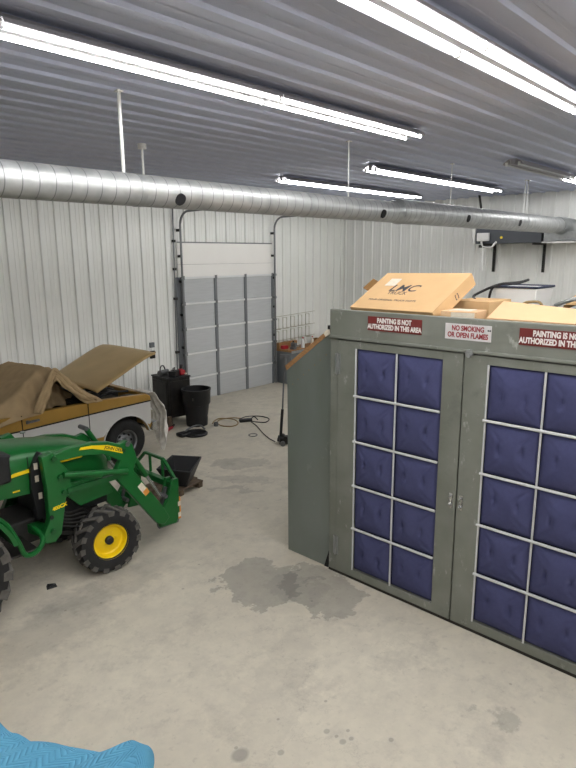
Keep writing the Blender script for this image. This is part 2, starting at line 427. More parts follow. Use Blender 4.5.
# overhead door: five sections of three panels
door = structure(thing('door_1', 'silver overhead garage door of five panelled sections under white header boards', 'garage door', (10.5, YB-.06, 0)))
del door['category']
W3 = (DX1-DX0)/3; SH = DZ/5
for k in range(5):
    z0, z1 = k*SH+.006, (k+1)*SH
    sec = MB().box((DX0+.01, YB-.09, z0), (DX1-.01, YB-.03, z1)).build('door_section', 'dooralu', door)
    sm = MB()
    for i in range(4):
        x = DX0+.01+i*(DX1-DX0-.02)/3
        sm.box((max(x-.045, DX0+.01), YB-.115, z0), (min(x+.045, DX1-.01), YB-.09, z1))
    sm.build('stile', 'stile', sec, bevel=.004)
    MB().box((DX0+.06, YB-.120, z1-.045), (DX1-.06, YB-.09, z1)).build('rail', 'rail', sec, bevel=.004)
    hb = MB()
    for i in range(4):
        x = DX0+.03+i*(DX1-DX0-.06)/3
        hb.box((x-.035, YB-.128, z1-.06), (x+.035, YB-.121, z1+.03))
    hb.build('hinge', 'track', sec)
for x in (DX0-.03, DX1+.03):
    sgn = 1 if x < 10 else 1
    pts = [(x, YB-.16, .02), (x, YB-.16, 3.0), (x, YB-.16, 4.30)]
    pts += [(x, YB-.16-.32*(1-math.cos(a)), 4.30+.32*math.sin(a)) for a in [PI/2*i/8 for i in range(1, 9)]]
    pts += [(x, YB-2.2, 4.64)]
    t = MB().tube(pts, .026, 8).build('track', 'track', door)
    bk = MB()
    for z in (.6, 1.4, 2.2, 3.0, 3.6, 4.2): bk.box((x-.03, YB-.14, z-.03), (x+.03, YB-.03, z+.03))
    bk.build('bracket', 'blacksteel', t)
    rl = MB()
    for k in range(5): rl.cyl((x-.05, YB-.15, (k+1)*SH-.02), (x+.05, YB-.15, (k+1)*SH-.02), .03, seg=10)
    rl.build('roller', 'track', t)

# conduit with straps on the wall left of the door
cd = tag(MB().cyl((8.72, YB-.06, .55), (8.805, YB-.06, 5.04), .018).build('wall_conduit', 'track', loc=(8.75, YB-.06, .55)), 'thin grey conduit running up the ribbed wall just left of the garage door track', 'conduit')
for z in (1.3, 2.6, 3.3, 3.95): MB().box((8.70+.017*(z-.55)/1.0-.0, YB-.085, z-.03), (8.80+.006*z, YB-.02, z+.03)).build('strap', 'blacksteel', cd)
ot = thing('wall_outlet', 'small electrical outlet box on the ribbed wall above the open truck hood', 'outlet', (8.03, YB-.03, 1.43))
MB().box((7.97, YB-.08, 1.50), (8.09, YB-.03, 1.62)).build('outlet_box', 'benchsteel', ot, bevel=.006)
MB().box((7.97, YB-.085, 1.24), (8.09, YB-.03, 1.42)).build('outlet_box', 'blacksteel', ot, bevel=.006)
MB().box((8.00, YB-.092, 1.36), (8.10, YB-.084, 1.40)).build('cover', 'orange', ot)

# loft edge under the photographer
structure(MB().box((XL, YF, 1.85), (.28, 1.72, 2.0)).build('floor_loft', 'loft', smooth=0))
structure(MB().box((.14, YF, 2.0), (.28, 1.72, 2.55)).build('wall_loft', 'loft', smooth=0))

# ------------------------------------------------------------------ ceiling lights
def make_light(x0, y, lit=True, label='', group='strip lights under the ceiling'):
    L = 2.42; xc = x0+L/2
    t = thing('fluorescent_light', label, 'ceiling light', (xc, y, ZC-.03), 0, group)
    h = L/2
    MB().prism([(-.16, -.078), (-.14, -.048), (-.06, 0), (.06, 0), (.14, -.048), (.16, -.078), (.155, -.081), (.135, -.055), (.05, -.012), (-.05, -.012), (-.135, -.055), (-.155, -.081)],
               lambda p: (-h, p[0], p[1]), lambda p: (h, p[0], p[1])).build('reflector', 'fixture', t, local=True, smooth=20)
    MB().prism([(-.04, -.012), (.04, -.012), (.03, -.085), (-.03, -.085)], lambda p: (-h, p[0], p[1]), lambda p: (h, p[0], p[1])).build('ballast_cover', 'fixture', t, local=True, smooth=20)
    for s in (-1, 1):
        tb = MB().cyl((-h+.012, s*.10, -.085), (h-.012, s*.10, -.085), .013, seg=10).build('tube', ('lampfill' if y < 1 else 'lamp') if lit else 'lampoff', t, local=True)
        for xa in (-h, h-.014): MB().box((xa, s*.10-.016, -.104), (xa+.014, s*.10+.016, -.05)).build('lamp_holder', 'white', tb, local=True)
    return t
rows = {4.25: 'second', 2.25: 'nearest', .25: 'hidden'}
lab = {(4.25, 2): 'lit strip light in the upper left, end unit of its row above the tractor',
       (4.25, 1): 'lit strip light in the upper left, unit running out past the left edge',
       (4.25, 0): 'lit strip light over the loft, behind the upper left row',
       (2.25, 2): 'large lit strip light in the top right corner, nearest the grey booth',
       (2.25, 1): 'large lit strip light at the top right, unit cut by the top edge',
       (2.25, 0): 'lit strip light directly over the loft'}
for y in (4.25, 2.25):
    for k in range(3): make_light(-.70+k*2.43, y-(.20 if y > 3 else .13), True, lab[(y, k)])
far = {(8.20, 0): 'lit strip light deepest in the shop over the garage door, left unit of its pair',
       (8.20, 1): 'lit strip light deepest in the shop over the duct, right unit of its pair',
       (6.18, 0): 'lit strip light above the middle of the duct, left unit of its pair',
       (6.18, 1): 'lit strip light above the right half of the duct, right unit of its pair'}
for y in (8.20, 6.18):
    for k in range(2): make_light(8.52+k*2.43, y-.14, True, far[(y, k)])
make_light(9.58, 4.10, False, 'unlit strip light on the ceiling at right, dark beside the lit ones')
make_light(12.15, 4.12, True, 'lit strip light at the far right edge close to the end wall')
for y in (.15, -1.85):  # rows added outside the view to brighten the floor and booth
    for k in range(3): make_light(-.4+k*2.6, y, True, 'added unseen strip light on the near side of the shop, filling floor and booth')
for k in range(2): make_light(8.8+k*2.6, 2.0, True, 'added unseen fill strip light over the back of the paint booth')  # unseen pair, added for extra brightness
# ------------------------------------------------------------------ duct
DY = 5.05
du = thing('spiral_duct', 'long galvanized round duct hanging across the shop under the ceiling', 'duct', (7.8, DY, 4.2))
def pipe(x0, x1, r, z):
    return MB().lathe([(r-.004, x0), (r, x0), (r, x1), (r-.004, x1)], (0, DY, z), (1, 0, 0), 40, True)
pipe(-3.9, 7.75, .148, 4.212).build('pipe', 'duct', du, smooth=60)
pipe(7.80, 14.5, .177, 4.230).build('pipe', 'duct', du, smooth=60)
MB().lathe([(.150, 7.66), (.151, 7.70), (.180, 7.84), (.180, 7.9)], (0, DY, 4.223), (1, 0, 0), 40).build('reducer', 'galv', du, smooth=60)
for (x, z, r) in ((1.2, 4.212, .152), (3.35, 4.212, .152), (5.75, 4.212, .152), (10.3, 4.230, .181), (12.4, 4.230, .181)):
    MB().lathe([(r-.01, x-.03), (r, x-.03), (r, x+.03), (r-.01, x+.03)], (0, DY, z), (1, 0, 0), 40, True).build('coupling', 'galv', du, smooth=60)
for (x, r, zc, ang) in ((3.76, .148, 4.212, -28), (7.27, .148, 4.212, -20), (9.77, .177, 4.230, -12), (11.95, .177, 4.230, -12)):
    d = Vector((0, -math.cos(R(ang)), math.sin(R(ang)))); c = Vector((x, DY, zc))
    MB().cyl(c+d*(r-.03), c+d*(r+.006), .060, seg=20).build('air_outlet', 'dark', du)
# elbow towards the heater
MB().tube(smooth_path([(14.48, 5.05, 4.235), (14.75, 5.02, 4.235), (14.97, 4.86, 4.19), (15.02, 4.60, 4.10), (14.98, 4.30, 4.03)], 5), .187, 28).build('elbow', 'galv', du, smooth=60)
MB().hexa([(14.70, 4.30, 3.90), (15.20, 4.30, 3.90), (15.25, 5.40, 3.88), (14.66, 5.40, 3.88), (14.80, 4.30, 4.02), (15.1, 4.30, 4.02), (15.25, 5.40, 4.20), (14.66, 5.40, 4.20)]).build('plenum', 'galv', du)
MB().box((14.60, 4.70, 3.85), (15.25, 5.42, 3.878)).build('lip', 'white', du)
for (x, r, top) in ((3.22, .016, 4.34), (6.63, .007, 4.34), (9.43, .007, 4.42), (12.50, .007, 4.42), (12.64, .007, 4.42)):
    MB().cyl((x, DY, top-.02), (x, DY, ZC-.01), r, seg=8).box((x-.03, DY-.03, ZC-.032), (x+.03, DY+.03, ZC-.02)).build('hanger_rod', 'white', du)
dp = thing('ceiling_drop_conduit', 'white conduit hanging from a round junction box behind the duct', 'conduit', (4.62, 6.79, 4.4))
MB().cyl((4.62, 6.79, 4.35), (4.62, 6.79, 4.94), .014, seg=8).build('conduit', 'white', dp)
MB().cyl((4.62, 6.79, 4.93), (4.62, 6.79, 4.99), .055, seg=16).build('junction_box', 'white', dp)

# heater on the end wall
ht = thing('unit_heater', 'dark grey unit heater on black brackets high on the end wall', 'heater', (15.0, 6.5, 3.85))
MB().box((14.65, 5.45, 3.86), (15.30, 7.10, 4.46)).build('cabinet', 'heater', ht, bevel=.01)
MB().box((14.62, 7.10, 3.90), (15.3, 7.17, 4.44)).build('end_panel', 'white', ht)
for y in (5.62, 6.90):
    MB().bar((14.62, y, 3.84), (15.38, y, 3.84), .05, .05).bar((15.37, y, 3.86), (15.37, y, 3.15), .07, .05, (0, 1, 0)).build('wall_bracket', 'blacksteel', ht)
MB().box((14.55, 6.72, 3.92), (14.65, 7.02, 4.12)).build('control_box', 'white', ht, bevel=.008)
MB().tube(smooth_path([(14.58, 6.9, 3.93), (14.56, 6.88, 3.84), (14.56, 6.80, 3.78), (14.56, 6.62, 3.78), (14.56, 6.56, 3.84), (14.6, 6.52, 3.9)], 4), .025).cyl((14.56, 6.84, 3.80), (14.56, 6.84, 3.20), .022).build('gas_pipe', 'white', ht)
MB().box((14.54, 6.60, 3.76), (14.62, 6.95, 3.83)).build('gas_valve', 'blacksteel', ht)
MB().box((14.643, 5.57, 4.14), (14.655, 5.85, 4.19)).build('label_plate', 'signwhite', ht)
MB().cyl((14.64, 6.42, 4.00), (14.66, 6.42, 4.00), .032).build('gauge', 'yellow', ht)
MB().bar((14.9, 7.05, 4.44), (14.9, 7.18, ZC-.01), .03, .05).build('hanger_strap', 'blacksteel', ht)

# ------------------------------------------------------------------ paint booth
BX = 5.0
bt = thing('paint_booth', 'grey green metal paint booth with double doors of navy filter pads', 'paint booth', (5.8, 2.45, 0))
Y1, Y0 = 4.015, .93
MB().box((BX-.015, Y0, 2.735), (BX+.05, Y1, 3.04)).box((BX-.035, Y0, 2.735), (BX-.015, Y1, 2.765)).build('header', 'booth', bt, bevel=.006)
MB().box((BX, 3.913, .0), (BX+.06, Y1, 2.735)).build('post', 'booth', bt, bevel=.005)
MB().box((BX, Y0, .0), (BX+.06, 1.005, 2.735)).build('post', 'booth', bt, bevel=.005)
MB().box((BX+.085, Y0+.01, 0.0), (8.2, 3.95, 2.89)).build('cabin', 'boothwing', bt)
MB().box((BX-.004, Y0, .0), (BX+.05, Y1, .028)).build('sill', 'blacksteel', bt)
def wing(ya, yb, s):
    MB().prism_x([(ya, 0), (yb, 0), (yb, 2.29), (ya, 2.80)], BX+.03, BX+.075).build('side_wing', 'boothwing', bt, bevel=.004)
    MB().prism_x([(yb+s*.004, 2.285), (yb+s*.028, 2.335), (ya, 2.855), (ya, 2.80)], BX+.025, 7.9).build('sloped_roof', 'plywood', bt)
    MB().box((BX+.075, min(yb, yb-s*.04), 0), (7.9, max(yb, yb-s*.04), 2.28)).build('side_wall', 'boothwing', bt)
wing(Y1, 4.69, 1); wing(Y0, .21, -1)
rv = MB()
for i in range(7):
    t = i/6; rv.cyl((BX+.026, 4.60-t*.5, 2.13+t*.40), (BX+.031, 4.60-t*.5, 2.13+t*.40), .006, seg=8)
rv.build('rivet', 'orange', bt)
MB().prism_x([(3.985, .30), (4.005, .30), (4.10, .0), (4.045, .0)], BX+.018, BX+.03).build('seam_gap', 'dark', bt)
MB().bar((BX+.01, 4.04, 2.80), (BX+.01, 4.10, 2.755), .03, .05).build('end_cap', 'tape', bt)
MB().box((BX-.0, 4.02, 2.82), (BX+.05, 4.06, 2.86)).build('bracket', 'blacksteel', bt)

def pillow():
    mb = MB(); S = .247
    def f(u, v):
        x = (u-.5)*2; y = (v-.5)*2
        a = max(abs(x), abs(y)); d = .058*(1-a**2.6)
        d -= .11*math.exp(-((abs(x)-abs(y))/.065)**2)*max(0, a-.25)*(1.02-a)
        for sx in (-.42, .42):
            d -= .030*math.exp(-((x-sx)/.06)**2-((y-.08)/.2)**2)
        d += .004*math.sin(7*x+3*y)*(1-a)
        d -= .012*math.exp(-((a-1)/.05)**2)
        return (-d, -x*S, y*S)
    mb.grid(f, 28, 28)
    bm = mb.bm
    return mb
proto_filter = None
def door_leaf(ya, yb, oy, hinge_left):
    """door between ya (left, high Y) and yb; the 2x5 pad opening starts at oy (left edge)"""
    global proto_filter
    d = MB()
    o0, o1 = oy, oy-1.0; zb, zt = .125, 2.645
    f0, f1 = BX-.01, BX+.035
    d.box((f0, o0, .035), (f1, ya, 2.722)).box((f0, yb, .035), (f1, o1, 2.722)).box((f0, o1, .035), (f1, o0, zb)).box((f0, o1, zt), (f1, o0, 2.722))
    leaf = d.build('door', 'booth', bt, bevel=.003)
    MB().box((BX+.03, o1-.02, zb-.02), (BX+.04, o0+.02, zt+.02)).build('backing', 'dark', leaf)
    H5 = (zt-zb)/5
    for c in range(2):
        for r in range(5):
            ctr = Vector((BX+.012, oy-.25-c*.5, zb+H5*(r+.5)))
            loc = world_matrix(leaf).inverted() @ ctr
            if proto_filter is None:
                proto_filter = pillow().build('filter', 'filter', leaf, local=True, smooth=80); q = proto_filter
            else:
                q = proto_filter.copy(); COL.objects.link(q); q.parent = leaf
            q.location = loc; q.rotation_euler = (R(random.choice((0, 0, 180))), 0, 0)
    g = MB()
    for y in (oy-.004, oy-.5): g.cyl((BX-.012, y, zb), (BX-.012, y, zt), .010, seg=8)
    for k in range(1, 5): g.cyl((BX-.020, oy+.012, zb+H5*k), (BX-.020, o1+.004, zb+H5*k), .0135, seg=8)
    g.build('grid_rods', 'filterline', leaf)
    hy = ya if hinge_left else yb
    for z in (2.46, .35):
        hg = MB().box((BX-.016, hy-.035, z-.11), (BX-.008, hy+.035, z+.11)).cyl((BX-.022, hy, z-.115), (BX-.022, hy, z+.115), .011, seg=10)
        for (a, b) in ((-.022, -.07), (.022, -.07), (-.022, .0), (.022, .0), (-.022, .07), (.022, .07)): hg.cyl((BX-.022, hy+a, z+b), (BX-.012, hy+a, z+b), .007, seg=6)
        hg.build('hinge', 'galv', leaf)
    ky = yb+.045 if hinge_left else ya-.045
    MB().box((BX-.016, ky-.02, 1.22), (BX-.010, ky+.02, 1.37)).tube([(BX-.012, ky, 1.35), (BX-.045, ky, 1.335), (BX-.045, ky, 1.26), (BX-.012, ky, 1.245)], .010, 6).build('handle', 'chrome', leaf)
    return leaf
door_leaf(3.907, 2.467, 3.670, True)
door_leaf(2.453, 1.010, 2.228, False)
MB().cyl((BX-.045, 2.40, 2.735), (BX-.015, 2.40, 2.735), .035, seg=12).cyl((BX-.055, 2.40, 2.715), (BX-.03, 2.40, 2.715), .02, seg=10).build('latch', 'galv', bt)

def sign(yc, zc, w, h, body, size, m_bg, m_tx, bold, sx):
    s = MB().box((BX-.021, yc-w/2, zc-h/2), (BX-.0155, yc+w/2, zc+h/2)).build('sign', m_bg, bt)
    mt = frame((BX-.0225, yc, zc), (0, -1, 0), (0, 0, 1))
    text_mb(body, size, mt, sx, bold).build('lettering', m_tx, s, smooth=0)
    return s
sign(3.210, 2.926, .62, .142, 'PAINTING IS NOT\nAUTHORIZED IN THIS AREA', .066, 'signred', 'lettering', .0030, .74)
sign(2.435, 2.918, .44, .142, 'NO SMOKING\nOR OPEN FLAMES', .064, 'signwhite', 'redink', .0022, .76)
MB().cyl((BX-.0225, 2.243, 2.947), (BX-.0215, 2.243, 2.947), .008, seg=10).cyl((BX-.0225, 2.226, 2.947), (BX-.0215, 2.226, 2.947), .008, seg=10).build('print_mark', 'ink', bt)
sign(1.660, 2.924, .62, .142, 'PAINTING IS NOT\nAUTHORIZED IN THIS AREA', .066, 'signred', 'lettering', .0030, .74)

# ------------------------------------------------------------------ things on top of the booth
BL, BR_, TL, TR_ = Vector((5.31, 4.00, 3.04)), Vector((5.11, 2.87, 3.06)), Vector((5.84, 3.87, 3.40)), Vector((5.64, 2.75, 3.42))
xa = (BR_-BL).normalized(); nn = (TL-BL).cross(BR_-BL).normalized()
if nn.z < 0: nn = -nn
T = .14
lmc = thing('cardboard_box', 'large flat tan cardboard box with LMC print tilted over the booth edge', 'box', tuple(BL-nn*T), 0)
MB().hexa([BL-nn*T, BR_-nn*T, TR_-nn*T, TL-nn*T, BL, BR_, TR_, TL]).build('box_body', 'card', lmc, bevel=.004)
ya_ = (TL-BL)
def onbox(u, v): return BL+(BR_-BL)*u+(TL-BL)*v+nn*.002
def boxframe(u, v): return frame(onbox(u, v), BR_-BL, TL-BL)
text_mb('LMC', .155, boxframe(.42, .56), 1.25, .0015, shear=.25).build('lettering', 'ink', lmc, smooth=0)
text_mb('TRUCK', .075, boxframe(.40, .43), 1.1, .0).build('lettering', 'ink', lmc, smooth=0)
text_mb('YOUR ORIGINAL TRUCK PARTS', .036, boxframe(.42, .24), 1.3, .0).build('lettering', 'ink', lmc, smooth=0)
a = onbox(.20, .72)
MB().hexa([onbox(.15, .62), onbox(.28, .62), onbox(.28, .82), onbox(.15, .82)]+[onbox(*p)+nn*.002 for p in ((.15, .62), (.28, .62), (.28, .82), (.15, .82))]).build('shipping_label', 'tape', lmc)
text_mb('[ ]', .06, frame(BR_*.45+TR_*.55-nn*.07+xa*.003, TR_-BR_, nn), 1, .001).build('print_mark', 'ink', lmc, smooth=0)
MB().prism([(.16, 0), (.34, 0), (.34, .10), (.16, .10)], lambda p: tuple(TL-nn*.02+xa*(.02+p[0]*.0)+(BL-TL).normalized()*p[0]+(-xa*.55+nn*.35).normalized()*p[1]), lambda p: tuple(TL-nn*.026+xa*(.02)+(BL-TL).normalized()*p[0]+(-xa*.55+nn*.35).normalized()*p[1])).build('flap', 'carddark', lmc)
tag(MB().box((5.75, 2.95, 2.89), (6.3, 3.7, 3.10)).build('cardboard_box', 'carddark', bevel=.004, loc=(6.0, 3.3, 2.89)), 'brown cardboard box lying under the raised end of the tilted box', 'box')
pb = thing('cardboard_box', 'small printed pale carton wedged beside the tilted box on the booth', 'box', (5.3, 2.6, 2.89), R(8))
MB().box((-.18, -.14, 0), (.12, .20, .195)).build('box_body', 'cardlight', pb, local=True, bevel=.004)
MB().box((-.12, -.06, .195), (.08, .14, .199)).box((-.184, -.12, .08), (-.18, .10, .185)).build('shipping_label', 'tape', pb, local=True)
tag(MB().box((-.26, -.20, 0), (.26, .20, .255)).build('cardboard_box', 'card', bevel=.004), 'ridged tan carton behind the small printed carton on the booth', 'box').location = (5.88, 2.74, 2.89)
# right hand flat carton, tilted
P = [Vector((5.12, 2.33, 3.045)), Vector((5.12, 1.20, 3.045)), Vector((5.66, 1.10, 3.08)), Vector((5.60, 2.39, 3.165))]
n2 = (P[1]-P[0]).cross(P[3]-P[0]).normalized(); n2 = n2 if n2.z > 0 else -n2
fc = thing('cardboard_box', 'wide pale flat carton leaning up from the booth edge at right', 'box', tuple(P[0]-n2*.12))
MB().hexa([p-n2*.12 for p in P]+P).build('box_body', 'cardlight', fc, bevel=.004)
tote = thing('plastic_tote', 'white plastic tote with a dark rim behind the flat carton', 'tote', (6.6, 2.55, 2.89))
tb = MB(); tb.prism([(-.24, -.23), (.24, -.23), (.24, .23), (-.24, .23)], lambda p: (6.6+p[0]*.9, 2.60+p[1]*.9, 2.89), lambda p: (6.6+p[0], 2.60+p[1], 3.25)); tb.build('tub', 'plastictote', tote, bevel=.01); MB().box((6.37, 2.38, 3.240), (6.83, 2.82, 3.252)).build('lid', 'plastictote', tote)
MB().tube([(6.355, 2.365, 3.255), (6.845, 2.365, 3.255), (6.845, 2.835, 3.255), (6.355, 2.835, 3.255)], .014, 6, True).build('rim', 'bluerim', tote)
hs = smooth_path([(6.42, 2.92, 2.95), (6.34, 2.86, 3.20), (6.40, 2.80, 3.275), (6.5, 2.62, 3.30), (6.5, 2.52, 3.33), (6.42, 2.62, 3.29), (6.33, 2.72, 3.29), (6.30, 2.86, 3.24), (6.20, 2.98, 3.16), (5.95, 2.85, 3.14)], 6)
tag(MB().tube(hs, .014).build('hose', 'black', loc=(6.4, 2.8, 3.0)), 'black hose draped over the rim of the white tote', 'hose')
tag(MB().tube(smooth_path([(6.16, 2.46, 2.91), (6.17, 2.44, 3.08), (6.2, 2.36, 3.12), (6.22, 2.26, 3.10), (6.2, 2.2, 2.91)], 5), .014).build('hose', 'orange', loc=(6.1, 2.38, 3.15)), 'tan hose end in front of the white tote', 'hose')
cs = tag(MB().prism([(0, 0), (.6, 0), (.6, .5), (0, .5)], lambda p: (6.3+p[0], 1.55+p[1], 3.10+.12*p[0]/.6), lambda p: (6.3+p[0], 1.55+p[1], 3.125+.12*p[0]/.6)).build('cardboard_sheet', 'card', loc=(6.6, 1.8, 3.1)), 'flat cardboard sheet lying back at the right of the tote', 'cardboard')
tag(MB().box((-.3, -.3, 0), (.3, .3, .205)).build('cardboard_box', 'carddark', bevel=.004), 'low brown carton under the cardboard sheet at right', 'box').location = (6.62, 1.78, 2.89)
br = MB().tube(smooth_path([(6.15, 2.10, 3.10), (6.1, 1.95, 3.16), (6.15, 1.8, 3.20), (6.2, 1.6, 3.22)], 5), .02).tube(smooth_path([(6.0, 1.95, 3.05), (6.02, 1.8, 3.13), (6.05, 1.6, 3.17)], 5), .02).bar((6.0, 1.95, 2.89), (6.0, 1.95, 3.06), .04, .04).bar((6.05, 1.6, 2.89), (6.05, 1.6, 3.17), .04, .04).bar((6.15, 2.1, 2.89), (6.15, 2.1, 3.1), .04, .04).bar((6.2, 1.62, 2.89), (6.2, 1.62, 3.21), .04, .04)
tag(br.build('metal_bracket', 'galv', loc=(6.1, 1.8, 2.89)), 'bent bare metal bracket parts beside the cardboard sheet', 'bracket')

# ------------------------------------------------------------------ tractor
TY = 6.52
tr = thing('tractor', 'green compact tractor with yellow wheels and a front loader', 'tractor', (2.4, TY, 0))
def mir(y, s): return TY+s*(TY-y)*-1 if False else (y if s < 0 else 2*TY-y)

def tractor_wheel(name, c, r, w, rim_r, side, nlug, steer=0):
    """c: centre; side -1 faces -Y (towards the camera)"""
    h = w/2
    prof = [(rim_r, -h*.82), (rim_r+.03, -h*.95), (r*.80, -h*1.02), (r*.93, -h*.92), (r*.955, -h*.6), (r*.965, 0), (r*.955, h*.6), (r*.93, h*.92), (r*.80, h*1.02), (rim_r+.03, h*.95), (rim_r, h*.82)]
    tm = MB().lathe(prof, (0, 0, 0), (0, 1, 0), 48, True); mb = MB()
    for k in range(nlug):
        for s in (-1, 1):
            a0 = 2*PI*(k+(.5 if s > 0 else 0))/nlug; da = 2*PI/nlug
            P = []
            for (rr) in (r*.93, r+.012):
                for (y, aa, ww) in ((s*-.04*w, a0+.42*da, .15*da), (s*h*1.0, a0-.40*da, .24*da)):
                    ro = rr if abs(y) < h*.5 else (rr-.02 if rr > r else rr-.06)
                    for sg in (-1, 1):
                        A = aa+sg*ww; P.append(Vector((ro*math.cos(A), y, ro*math.sin(A))))
            # P: low inner-,inner+,outer-,outer+ ; high same
            mb.hexa([P[0], P[1], P[3], P[2], P[4], P[5], P[7], P[6]])
    m = Matrix.Translation(Vector(c)) @ Matrix.Rotation(steer, 4, 'Z')
    bmesh.ops.transform(tm.bm, matrix=m, verts=tm.bm.verts[:]); bmesh.ops.transform(mb.bm, matrix=m, verts=mb.bm.verts[:])
    t = tm.build(name, 'rubber', tr, smooth=40)
    mb.build('tread_lugs', 'tread', t, smooth=20)
    s = side
    rp = MB().lathe([(rim_r+.012, s*h*.90), (rim_r+.012, s*h*.80), (rim_r-.012, s*h*.74), (rim_r-.025, s*h*.30), (rim_r*.80, s*h*.22), (rim_r*.55, s*h*.34), (rim_r*.28, s*h*.36), (0, s*h*.36)], (0, 0, 0), (0, 1, 0), 40)
    for k in range(6): rp.cyl((rim_r*.42*math.cos(k*PI/3), s*h*.34, rim_r*.42*math.sin(k*PI/3)), (rim_r*.42*math.cos(k*PI/3), s*h*.44, rim_r*.42*math.sin(k*PI/3)), .016, seg=6)
    bmesh.ops.transform(rp.bm, matrix=m, verts=rp.bm.verts[:])
    rp.build('rim', 'yellow', t, smooth=40)
    hb = MB().lathe([(rim_r*.24, s*h*.34), (rim_r*.24, s*h*.62), (rim_r*.18, s*h*.70), (0, s*h*.70)], (0, 0, 0), (0, 1, 0), 20)
    bmesh.ops.transform(hb.bm, matrix=m, verts=hb.bm.verts[:])
    hb.build('hub_cap', 'black', t)
    return t
FW = Vector((3.27, 5.95, .38))
tractor_wheel('front_wheel', FW, .38, .27, .205, -1, 15, R(-6))
tractor_wheel('front_wheel', (3.27, 2*TY-5.95, .38), .38, .27, .205, 1, 15, R(-6))
tractor_wheel('rear_wheel', (1.50, 5.86, .60), .60, .38, .30, -1, 18)
tractor_wheel('rear_wheel', (1.50, 2*TY-5.86, .60), .60, .38, .30, 1, 18)

# hood loft
def hood_ring(x, zt, hw, zb):
    pts = []
    y0 = TY
    prof = [(-1, 0), (-1.0, .55), (-.98, .80), (-.90, .90), (-.72, .95), (-.4, .985), (0, 1), (.4, .985), (.72, .95), (.90, .90), (.98, .80), (1.0, .55), (1, 0)]
    return [Vector((x, y0+hw*a, zb+(zt-zb)*b)) for a, b in prof]
secs = [(1.95, 1.63, .37, 1.14), (2.2, 1.625, .37, 1.13), (2.52, 1.615, .365, 1.11), (2.72, 1.59, .36, 1.09), (3.0, 1.545, .345, 1.05), (3.25, 1.48, .325, 1.02), (3.42, 1.40, .30, .98), (3.52, 1.28, .26, .95), (3.55, 1.1, .22, .94)]
mb = MB(); prev = None
for s in secs:
    ring = [mb.bm.verts.new(v) for v in hood_ring(*s)]
    if prev:
        for i in range(len(ring)-1): mb.bm.faces.new((prev[i], prev[i+1], ring[i+1], ring[i]))
    prev = ring
mb.bm.faces.new(prev)
hd = mb.build('hood', 'green', tr, smooth=40)
MB().prism_y([(2.31, 1.335), (2.36, 1.375), (2.66, 1.395), (2.70, 1.36)], 6.142, 6.156).prism_y([(2.80, 1.36), (2.80, 1.405), (3.15, 1.385), (3.15, 1.365)], 6.148, 6.20).build('side_stripe', 'yellow', hd)
MB().box((2.345, 6.143, 1.17), (2.42, 6.152, 1.185)).build('side_decal', 'yellow', hd)
MB().box((2.53, 6.149, 1.11), (2.536, 6.158, 1.52)).build('panel_seam', 'dark', hd)
MB().cyl((2.80, 6.86, 1.585), (2.80, 6.86, 1.60), .03).build('reflector', 'chrome', hd)
# engine screens, frame rails, underside
MB().prism_y([(2.56, .80), (2.72, .80), (2.72, 1.50), (2.66, 1.55), (2.60, 1.50), (2.535, 1.38), (2.525, 1.15)], 6.10, 6.20).box((2.65, 6.19, .72), (3.45, 6.85, 1.12)).build('side_screen', 'black', tr, bevel=.01)
MB().box((2.57, 6.095, 1.38), (2.61, 6.11, 1.45)).box((2.57, 6.095, 1.24), (2.61, 6.11, 1.31)).box((2.59, 6.095, 1.04), (2.63, 6.11, 1.11)).build('warning_decal', 'tape', tr)
MB().box((1.2, 6.25, .50), (3.35, 6.79, .78)).box((1.1, 6.2, .55), (2.2, 6.84, 1.0)).build('chassis', 'dirtsteel', tr, bevel=.02)
MB().prism_y([(2.80, 1.12), (3.40, 1.10), (3.46, .86), (3.05, .82), (2.92, .96)], 6.08, 6.13).build('lower_side_panel', 'green', tr, bevel=.004)
MB().bar((3.27, 6.0, .40), (3.27, 2*TY-6.0, .40), .16, .14).bar((2.7, 6.3, .55), (3.25, 6.02, .45), .06, .06).box((3.15, 6.05, .32), (3.4, 6.2, .52)).build('front_axle', 'dirtsteel', tr, bevel=.01)
lines = MB()
for i in range(5): lines.tube(smooth_path([(2.66, 6.1+.02*i, .75+.05*i), (2.85, 6.02, .66+.04*i), (3.05, 6.04, .60+.05*i), (3.2, 6.15, .62)], 5), .012)
lines.build('hydraulic_line', 'dirtsteel', tr)
# operator station
MB().box((1.55, 6.12, 1.0), (1.95, 6.92, 1.56)).box((1.95, 6.10, 1.30), (2.34, 6.20, 1.60)).build('dash', 'black', tr, bevel=.03)
MB().prism_y([(2.36, 1.60), (2.05, 1.68), (1.85, 1.70), (1.80, 1.42), (2.10, 1.44), (2.30, 1.50)], 6.10, 6.30).build('cowl_cover', 'black', tr, bevel=.02)
MB().lathe([(.19, -.016), (.206, 0), (.19, .016), (.174, 0)], (1.55, TY, 1.75), (-.5, 0, .87), 28, True).cyl((1.55, TY, 1.75), (1.72, TY, 1.5), .02).bar((1.55, TY-.18, 1.75), (1.55, TY+.18, 1.75), .03, .015).build('steering_wheel', 'black', tr)
MB().box((.85, 6.27, 1.0), (1.3, 6.77, 1.12)).prism_y([(.80, 1.1), (.92, 1.1), (.84, 1.6), (.74, 1.58)], 6.29, 6.75).build('seat', 'black', tr, bevel=.04)
for s in (-1, 1):
    y = mir(6.14, s)
    fz = MB(); arc = [(1.5+.70*math.cos(a), .62+.70*math.sin(a)) for a in [R(15+150*i/14) for i in range(15)]]
    arc2 = [(1.5+.66*math.cos(a), .62+.66*math.sin(a)) for a in [R(15+150*i/14) for i in range(15)]]
    fz.prism_y(arc+arc2[::-1], mir(5.70, s), mir(6.18, s)); fz.build('fender', 'green', tr, smooth=40)
    MB().bar((.72, mir(6.05, s), .9), (.68, mir(6.05, s), 2.2), .06, .08).build('rollbar_post', 'black', tr)
